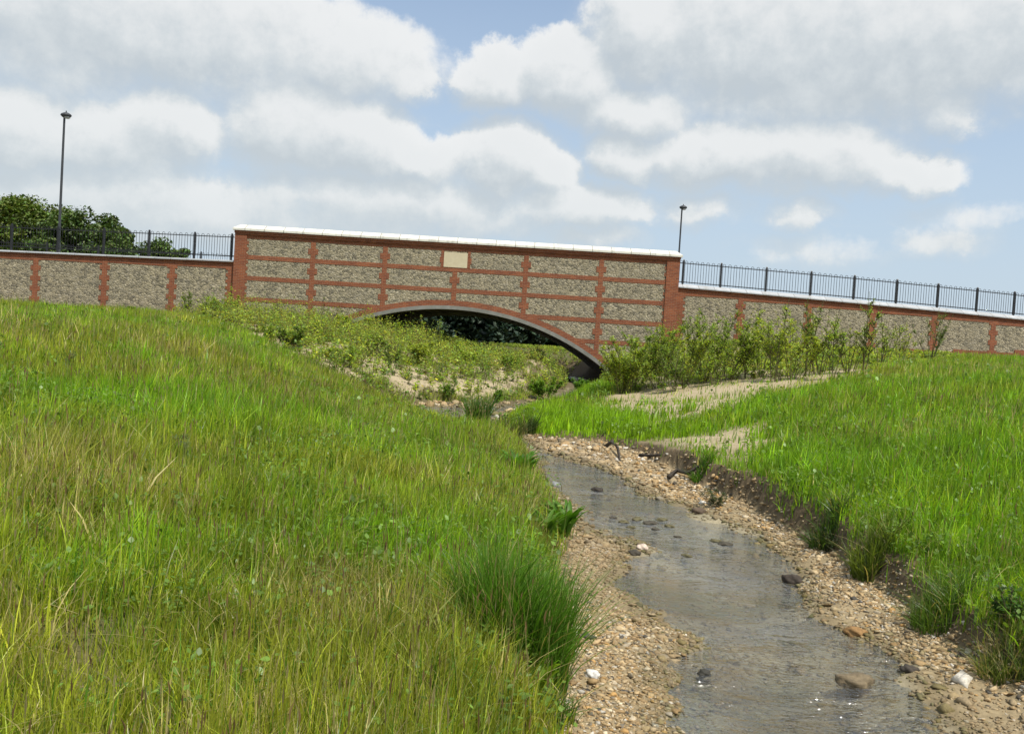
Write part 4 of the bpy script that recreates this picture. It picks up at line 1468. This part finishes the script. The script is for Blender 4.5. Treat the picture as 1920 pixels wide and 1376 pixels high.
def broadleaf(name, label, x, y, h, n, seed, colr, wid=.14, spread=.5):
    """rosette of upright broad leaves, each a bent tapering strip"""
    r = np.random.default_rng(seed)
    z0 = float(H(x, y)) - .02
    S = Soup()
    for i in range(n):
        a = r.uniform(0, 6.28)
        L = h * r.uniform(.6, 1.1)
        out = np.array((math.cos(a), math.sin(a), 0))
        side = np.array((-math.sin(a), math.cos(a), 0))
        o0 = out * r.uniform(0, h * .25) + side * r.normal() * h * .1
        vs = []
        K = 6
        for k in range(K + 1):
            t = k / K
            w = L * wid * math.sin(math.pi * min(.98, .06 + t * .94)) ** .7
            c_ = o0 + out * L * spread * t ** 1.6 + np.array((0, 0, L * (t - .25 * t ** 3)))
            lift = np.array((0, 0, w * .25))
            vs += [c_ - side * w / 2 + lift, c_, c_ + side * w / 2 + lift]
        V = np.array(vs)
        Q = np.concatenate([np.array(((3 * k, 3 * k + 1, 3 * k + 4, 3 * k + 3), (3 * k + 1, 3 * k + 2, 3 * k + 5, 3 * k + 4))) for k in range(K)])
        S.add(V, [Q], (), np.tile(np.clip(np.asarray(colr) * r.uniform(.75, 1.3), 0, .8), (len(V), 1)))
    o = put(name, S.mesh(name), M['leaf'])
    o.location = (x, y, z0)
    return tag(o, label, 'plant')


def broad_px(label, px, by, ty, n, seed, colr, **kw):
    x, y = at(px, by)
    u, w0 = lev(px, ty)
    return broadleaf('broadleaf_plant', label, x, y, 1.12 * max(.1, EYE - w0 / F * y - float(H(x, y))), n, seed, colr, **kw)


broad_px('clump of upright broad green leaves on the left bank where the brook narrows', 975, 898, 838, 70, 760, (.075, .19, .02))
broad_px('clump of bright broad leaves overhanging the water above the yellow flowers', 1055, 1000, 935, 60, 761, (.085, .21, .015))
broad_px('second broad-leaved clump just left of the one overhanging the water', 1025, 1005, 950, 34, 764, (.085, .18, .02))
broad_px('single large dock plant with pale yellow-green leaves under the big tussock', 998, 1320, 1225, 10, 762, (.20, .32, .02), wid=.3, spread=.4)
broad_px('small dock plant in the grass at the bottom of the view', 900, 1376, 1310, 8, 763, (.08, .17, .03), wid=.28, spread=.8)


def flower(label, px, py, D, h, seed, cat='flower', size=.02, n=12):
    u, w = lev(px, py)
    x, y = u / F * D, D
    zt = EYE - w / F * D
    z0 = float(H(x, y))
    e = empty('yellow_flower', (x, y, z0), label, cat, 'yellow flowers in the grass')
    mb = MB(); mb.tube([(x, y, z0), (x + .01, y, (z0 + zt) / 2), (x, y, zt)], [.003, .0025, .002], 5)
    put('stem', mb, M['stem'], e)
    r = np.random.default_rng(seed)
    P = np.array((x, y, zt)) + r.normal(size=(n, 3)) * size * np.array((.6, .6, .5))
    V, Q, C = leaf_cards(P, size * .55, seed, (.75, .58, .02), .15, .8)
    put('flower_head', mesh_np('flower_head', V, [Q], C), M['petal'], e)


for i, (px, py, D, lab, sz) in enumerate(((983, 1004, 7.9, 'leftmost yellow flower head by the gravel below the broad leaves', .030), (1003, 1022, 7.7, 'yellow flower head in the grass, second from the left by the gravel', .024),
                                       (1051, 1018, 7.4, 'largest yellow flower head, next to the gravel', .034), (1040, 1029, 7.3, 'small yellow flower head just below the largest one', .022),
                                       (1062, 1036, 7.2, 'tiny low yellow flower head beside the gravel', .014),
                                       (232, 660, 16, 'yellow flower in the left meadow below the second brick strip', .05), (243, 657, 16.3, 'yellow flower close beside another in the left meadow', .04),
                                       (428, 655, 19, 'lone yellow flower at the upper right of the left meadow', .05), (1911, 1080, 6.3, 'yellow flower at the right edge of the view', .022),
                                       (340, 1335, 3.1, 'pale yellow flower low in the grass at the bottom left', .010), (937, 797, 18.5, 'yellow flower among the rushes at the bend of the brook', .05))):
    flower(lab, px, py, D, .4, 780 + i, size=sz)

# ------------------------------------------------------------------ stones
def octa():
    v = [(1, 0, 0), (-1, 0, 0), (0, 1, 0), (0, -1, 0), (0, 0, 1), (0, 0, -1)]
    f = [(0, 2, 4), (2, 1, 4), (1, 3, 4), (3, 0, 4), (2, 0, 5), (1, 2, 5), (3, 1, 5), (0, 3, 5)]
    V = [np.array(p, float) for p in v]
    cache, out = {}, []
    def mid(a, b):
        k = (min(a, b), max(a, b))
        if k not in cache:
            m = V[a] + V[b]
            V.append(m / np.linalg.norm(m))
            cache[k] = len(V) - 1
        return cache[k]
    for a, b, c_ in f:
        ab, bc, ca = mid(a, b), mid(b, c_), mid(c_, a)
        out += [(a, ab, ca), (ab, b, bc), (ca, bc, c_), (ab, bc, ca)]
    return np.array(V), np.array(out)


OV, OF = octa()


def pebbles(x, y, size, z, c, seed):
    r = np.random.default_rng(seed)
    n = len(x)
    rad = 1 + .38 * r.normal(size=(n, len(OV), 1)).clip(-1.2, 1.2)
    sc_ = np.stack([r.uniform(.8, 1.35, n), r.uniform(.55, 1.0, n), r.uniform(.3, .65, n)], -1)[:, None, :]
    V = OV[None] * rad * sc_ * size[:, None, None]
    a = r.uniform(0, 6.28, n)
    ca, sa = np.cos(a)[:, None], np.sin(a)[:, None]
    tx = r.normal(0, .3, n)[:, None]
    V0, V1, V2 = V[..., 0] * ca - V[..., 1] * sa, V[..., 0] * sa + V[..., 1] * ca, V[..., 2]
    V1, V2 = V1 * np.cos(tx) - V2 * np.sin(tx), V1 * np.sin(tx) + V2 * np.cos(tx)
    V = np.stack([V0 + x[:, None], V1 + y[:, None], V2 + z[:, None]], -1).reshape(-1, 3)
    Fc = (np.arange(n)[:, None, None] * len(OV) + OF[None]).reshape(-1, 3)
    return V, Fc, np.repeat(c, len(OV), 0)


SP = Soup()
r = np.random.default_rng(800)
PAL = np.array([(.52, .37, .19), (.58, .44, .25), (.42, .28, .13), (.64, .53, .36), (.76, .70, .58), (.34, .23, .11), (.24, .20, .14), (.09, .08, .065), (.52, .31, .11)])
PW = np.array([.24, .22, .16, .12, .045, .08, .065, .025, .05])
for d0, d1, dens, s0 in ((1.5, 5, 4600, .0080), (5, 7.5, 3000, .0105), (7.5, 11, 1500, .015), (11, 17, 600, .022), (17, 30, 70, .05)):
    r = np.random.default_rng(int(800 + d0 * 10))
    x, y = sample_sector(d0, d1, dens, int(810 + d0))
    db, dw = bil(DB, x, y), bil(DW, x, y)
    pr = sstep(.16, .0, db) * np.where(dw > -.02, 1.0, np.maximum(.55 * sstep(-.45, -.02, dw), .22))
    pr = pr * (.35 + .65 * sstep(.34, .52, fbm(x, y, 1.5, 3, 97)))
    k_ = r.random(len(x)) < pr
    x, y, dw = x[k_], y[k_], dw[k_]
    size = s0 * np.exp(r.normal(0, .42, len(x)))
    c = PAL[r.choice(len(PAL), len(x), p=PW / PW.sum())] * r.uniform(.55, 1.0, (len(x), 1))
    wet = sstep(.26, -.04, dw + r.normal(0, .06, len(x)))[:, None]
    algal = np.where(r.random((len(x), 1)) < .45, np.array((.105, .10, .03)), np.array((.15, .115, .06)))
    silt = sstep(.48, .66, fbm(x, y, 1.3, 3, 99))[:, None] * .6
    c = c * (1 - silt) + np.array((.27, .20, .11)) * silt
    c = c * (1 - wet * .75) + algal * wet * .75
    V, Fc, C = pebbles(x, y, size, H(x, y) + size * .12, np.clip(c, .01, .85), int(820 + d0))
    SP.add(V.astype(np.float32), (), [Fc], C)
tag(put('gravel', SP.mesh('gravel'), M['pebble']), 'tan and cream flint gravel along both edges of the brook', 'gravel', kind='stuff')


def stone(name, label, px, py, wpx, colr, seed, flat=.5, cat='stone', group=None, lift=.25, z=None):
    r = np.random.default_rng(seed)
    if z is None:
        x, y = at(px, py)
        z = float(H(x, y))
    else:
        u, w = lev(px, py)
        y = (EYE - z) * F / w
        x = u / F * y
    s = wpx / F * y / 2
    import bmesh
    bm = bmesh.new()
    bmesh.ops.create_icosphere(bm, subdivisions=3, radius=1)
    ph = r.uniform(0, 6.28, 9)
    for v in bm.verts:
        p = v.co
        k = 1 + .22 * math.sin(2.1 * p.x + ph[0]) * math.sin(2.7 * p.y + ph[1]) + .12 * math.sin(5 * p.x + 4 * p.z + ph[2]) + .08 * math.sin(9 * p.y + 5 * p.x + ph[3]) + .07 * math.sin(13 * p.z + 11 * p.y + ph[4]) + .05 * math.sin(23 * p.x + 19 * p.y + ph[5]) * math.sin(17 * p.z + ph[6])
        v.co = (p.x * k * s, p.y * k * s * .8, p.z * k * s * flat)
    me = bpy.data.meshes.new(name)
    bm.to_mesh(me)
    bm.free()
    n = len(me.vertices)
    a = me.attributes.new('Col', 'FLOAT_COLOR', 'POINT')
    cc = np.ones((n, 4), np.float32)
    cc[:, :3] = np.asarray(colr) * r.uniform(.85, 1.15, (n, 1))
    a.data.foreach_set('color', cc.ravel())
    me.polygons.foreach_set('use_smooth', np.ones(len(me.polygons), bool))
    o = put(name, me, M['pebble'])
    o.location = (x, y, z + s * flat * lift)
    o.rotation_euler.z = r.uniform(-.5, .5)
    return tag(o, label, cat, group)


stone('stone', 'flat brown rock standing out of the water at the lower right', 1607, 1284, 70, (.17, .13, .075), 850, .34, z=0.0, lift=.12)
stone('stone', 'white flint on the gravel at the foot of the big tussock', 1112, 1276, 30, (.62, .60, .55), 851, .6)
stone('stone', 'grey and white stone at the left edge of the water below the broad leaves', 1042, 912, 24, (.36, .36, .37), 852, .5)
stone('stone', 'dark wet stone at the right edge of the water where the gravel widens', 1492, 1094, 36, (.055, .042, .030), 853, .6, z=0.0)
stone('stone', 'small dark stone in the lower middle of the water', 1325, 1268, 26, (.045, .042, .032), 854, .45, z=0.0, lift=.1)
stone('stone', 'dark stone in the olive pool near the top of the visible water', 1120, 920, 22, (.05, .04, .03), 855, .4, z=0.0)
stone('stone', 'pale stone at the tip of the left gravel bar', 1205, 1032, 22, (.60, .48, .38), 856, .6)
stone('stone', 'dark stone beside the pale stone at the tip of the left gravel bar', 1190, 1042, 22, (.06, .05, .035), 857, .6)
stone('stone', 'white stone below the ferny bush on the eroded bank', 1320, 945, 14, (.66, .63, .55), 858, .5)
stone('stone', 'brown stone at the water edge below the ferny bush', 1312, 963, 26, (.10, .07, .045), 859, .6)
stone('stone', 'orange-brown clay lump at the water edge of the right gravel bar', 1612, 1192, 44, (.28, .16, .06), 860, .4)
stone('stone', 'dark flint on the water edge, lower right gravel', 1712, 1262, 30, (.06, .048, .035), 861, .5)
# stones of the riffle, each one of a dark wet cluster
for i, (px, py, w) in enumerate(((1150, 972, 16), (1172, 980, 20), (1196, 975, 22), (1220, 982, 26), (1243, 976, 22), (1256, 988, 18), (1231, 994, 16), (1185, 990, 18), (1345, 1016, 20), (1362, 1022, 26), (1440, 1008, 26), (1462, 1016, 20), (1272, 1008, 14), (1290, 1044, 20))):
    stone('riffle_stone', 'dark weedy stone breaking the water in the riffle of the brook', px, py, w, (.12, .105, .05) if i % 3 else (.075, .065, .045), 870 + i, .30, group='dark stones in the riffle', z=0.0, lift=.12)

# dead roots at the top of the far gravel bar
def root(label, pts_px, rad, name='driftwood'):
    P = []
    for px, py, lift in pts_px:
        x, y = at(px, py)
        P.append((x, y, float(H(x, y)) + lift))
    mb = MB()
    mb.tube(P, [rad * (1 - .6 * i / len(P)) for i in range(len(P))], 7)
    o = put(name, mb.mesh(name, True), M['wood'])
    return tag(o, label, 'driftwood')


root('bent dark root curving out of the far gravel bar', [(1135, 838, .0), (1147, 842, .12), (1158, 852, .10), (1163, 866, .0)], .035)
root('short dark stick lying behind the bent root', [(1200, 858, .03), (1218, 862, .06), (1240, 858, .03)], .03)
root('dark root poking from the eroded bank above the ferny bush', [(1255, 902, .05), (1270, 896, .10), (1290, 900, .08), (1310, 893, .12)], .035)
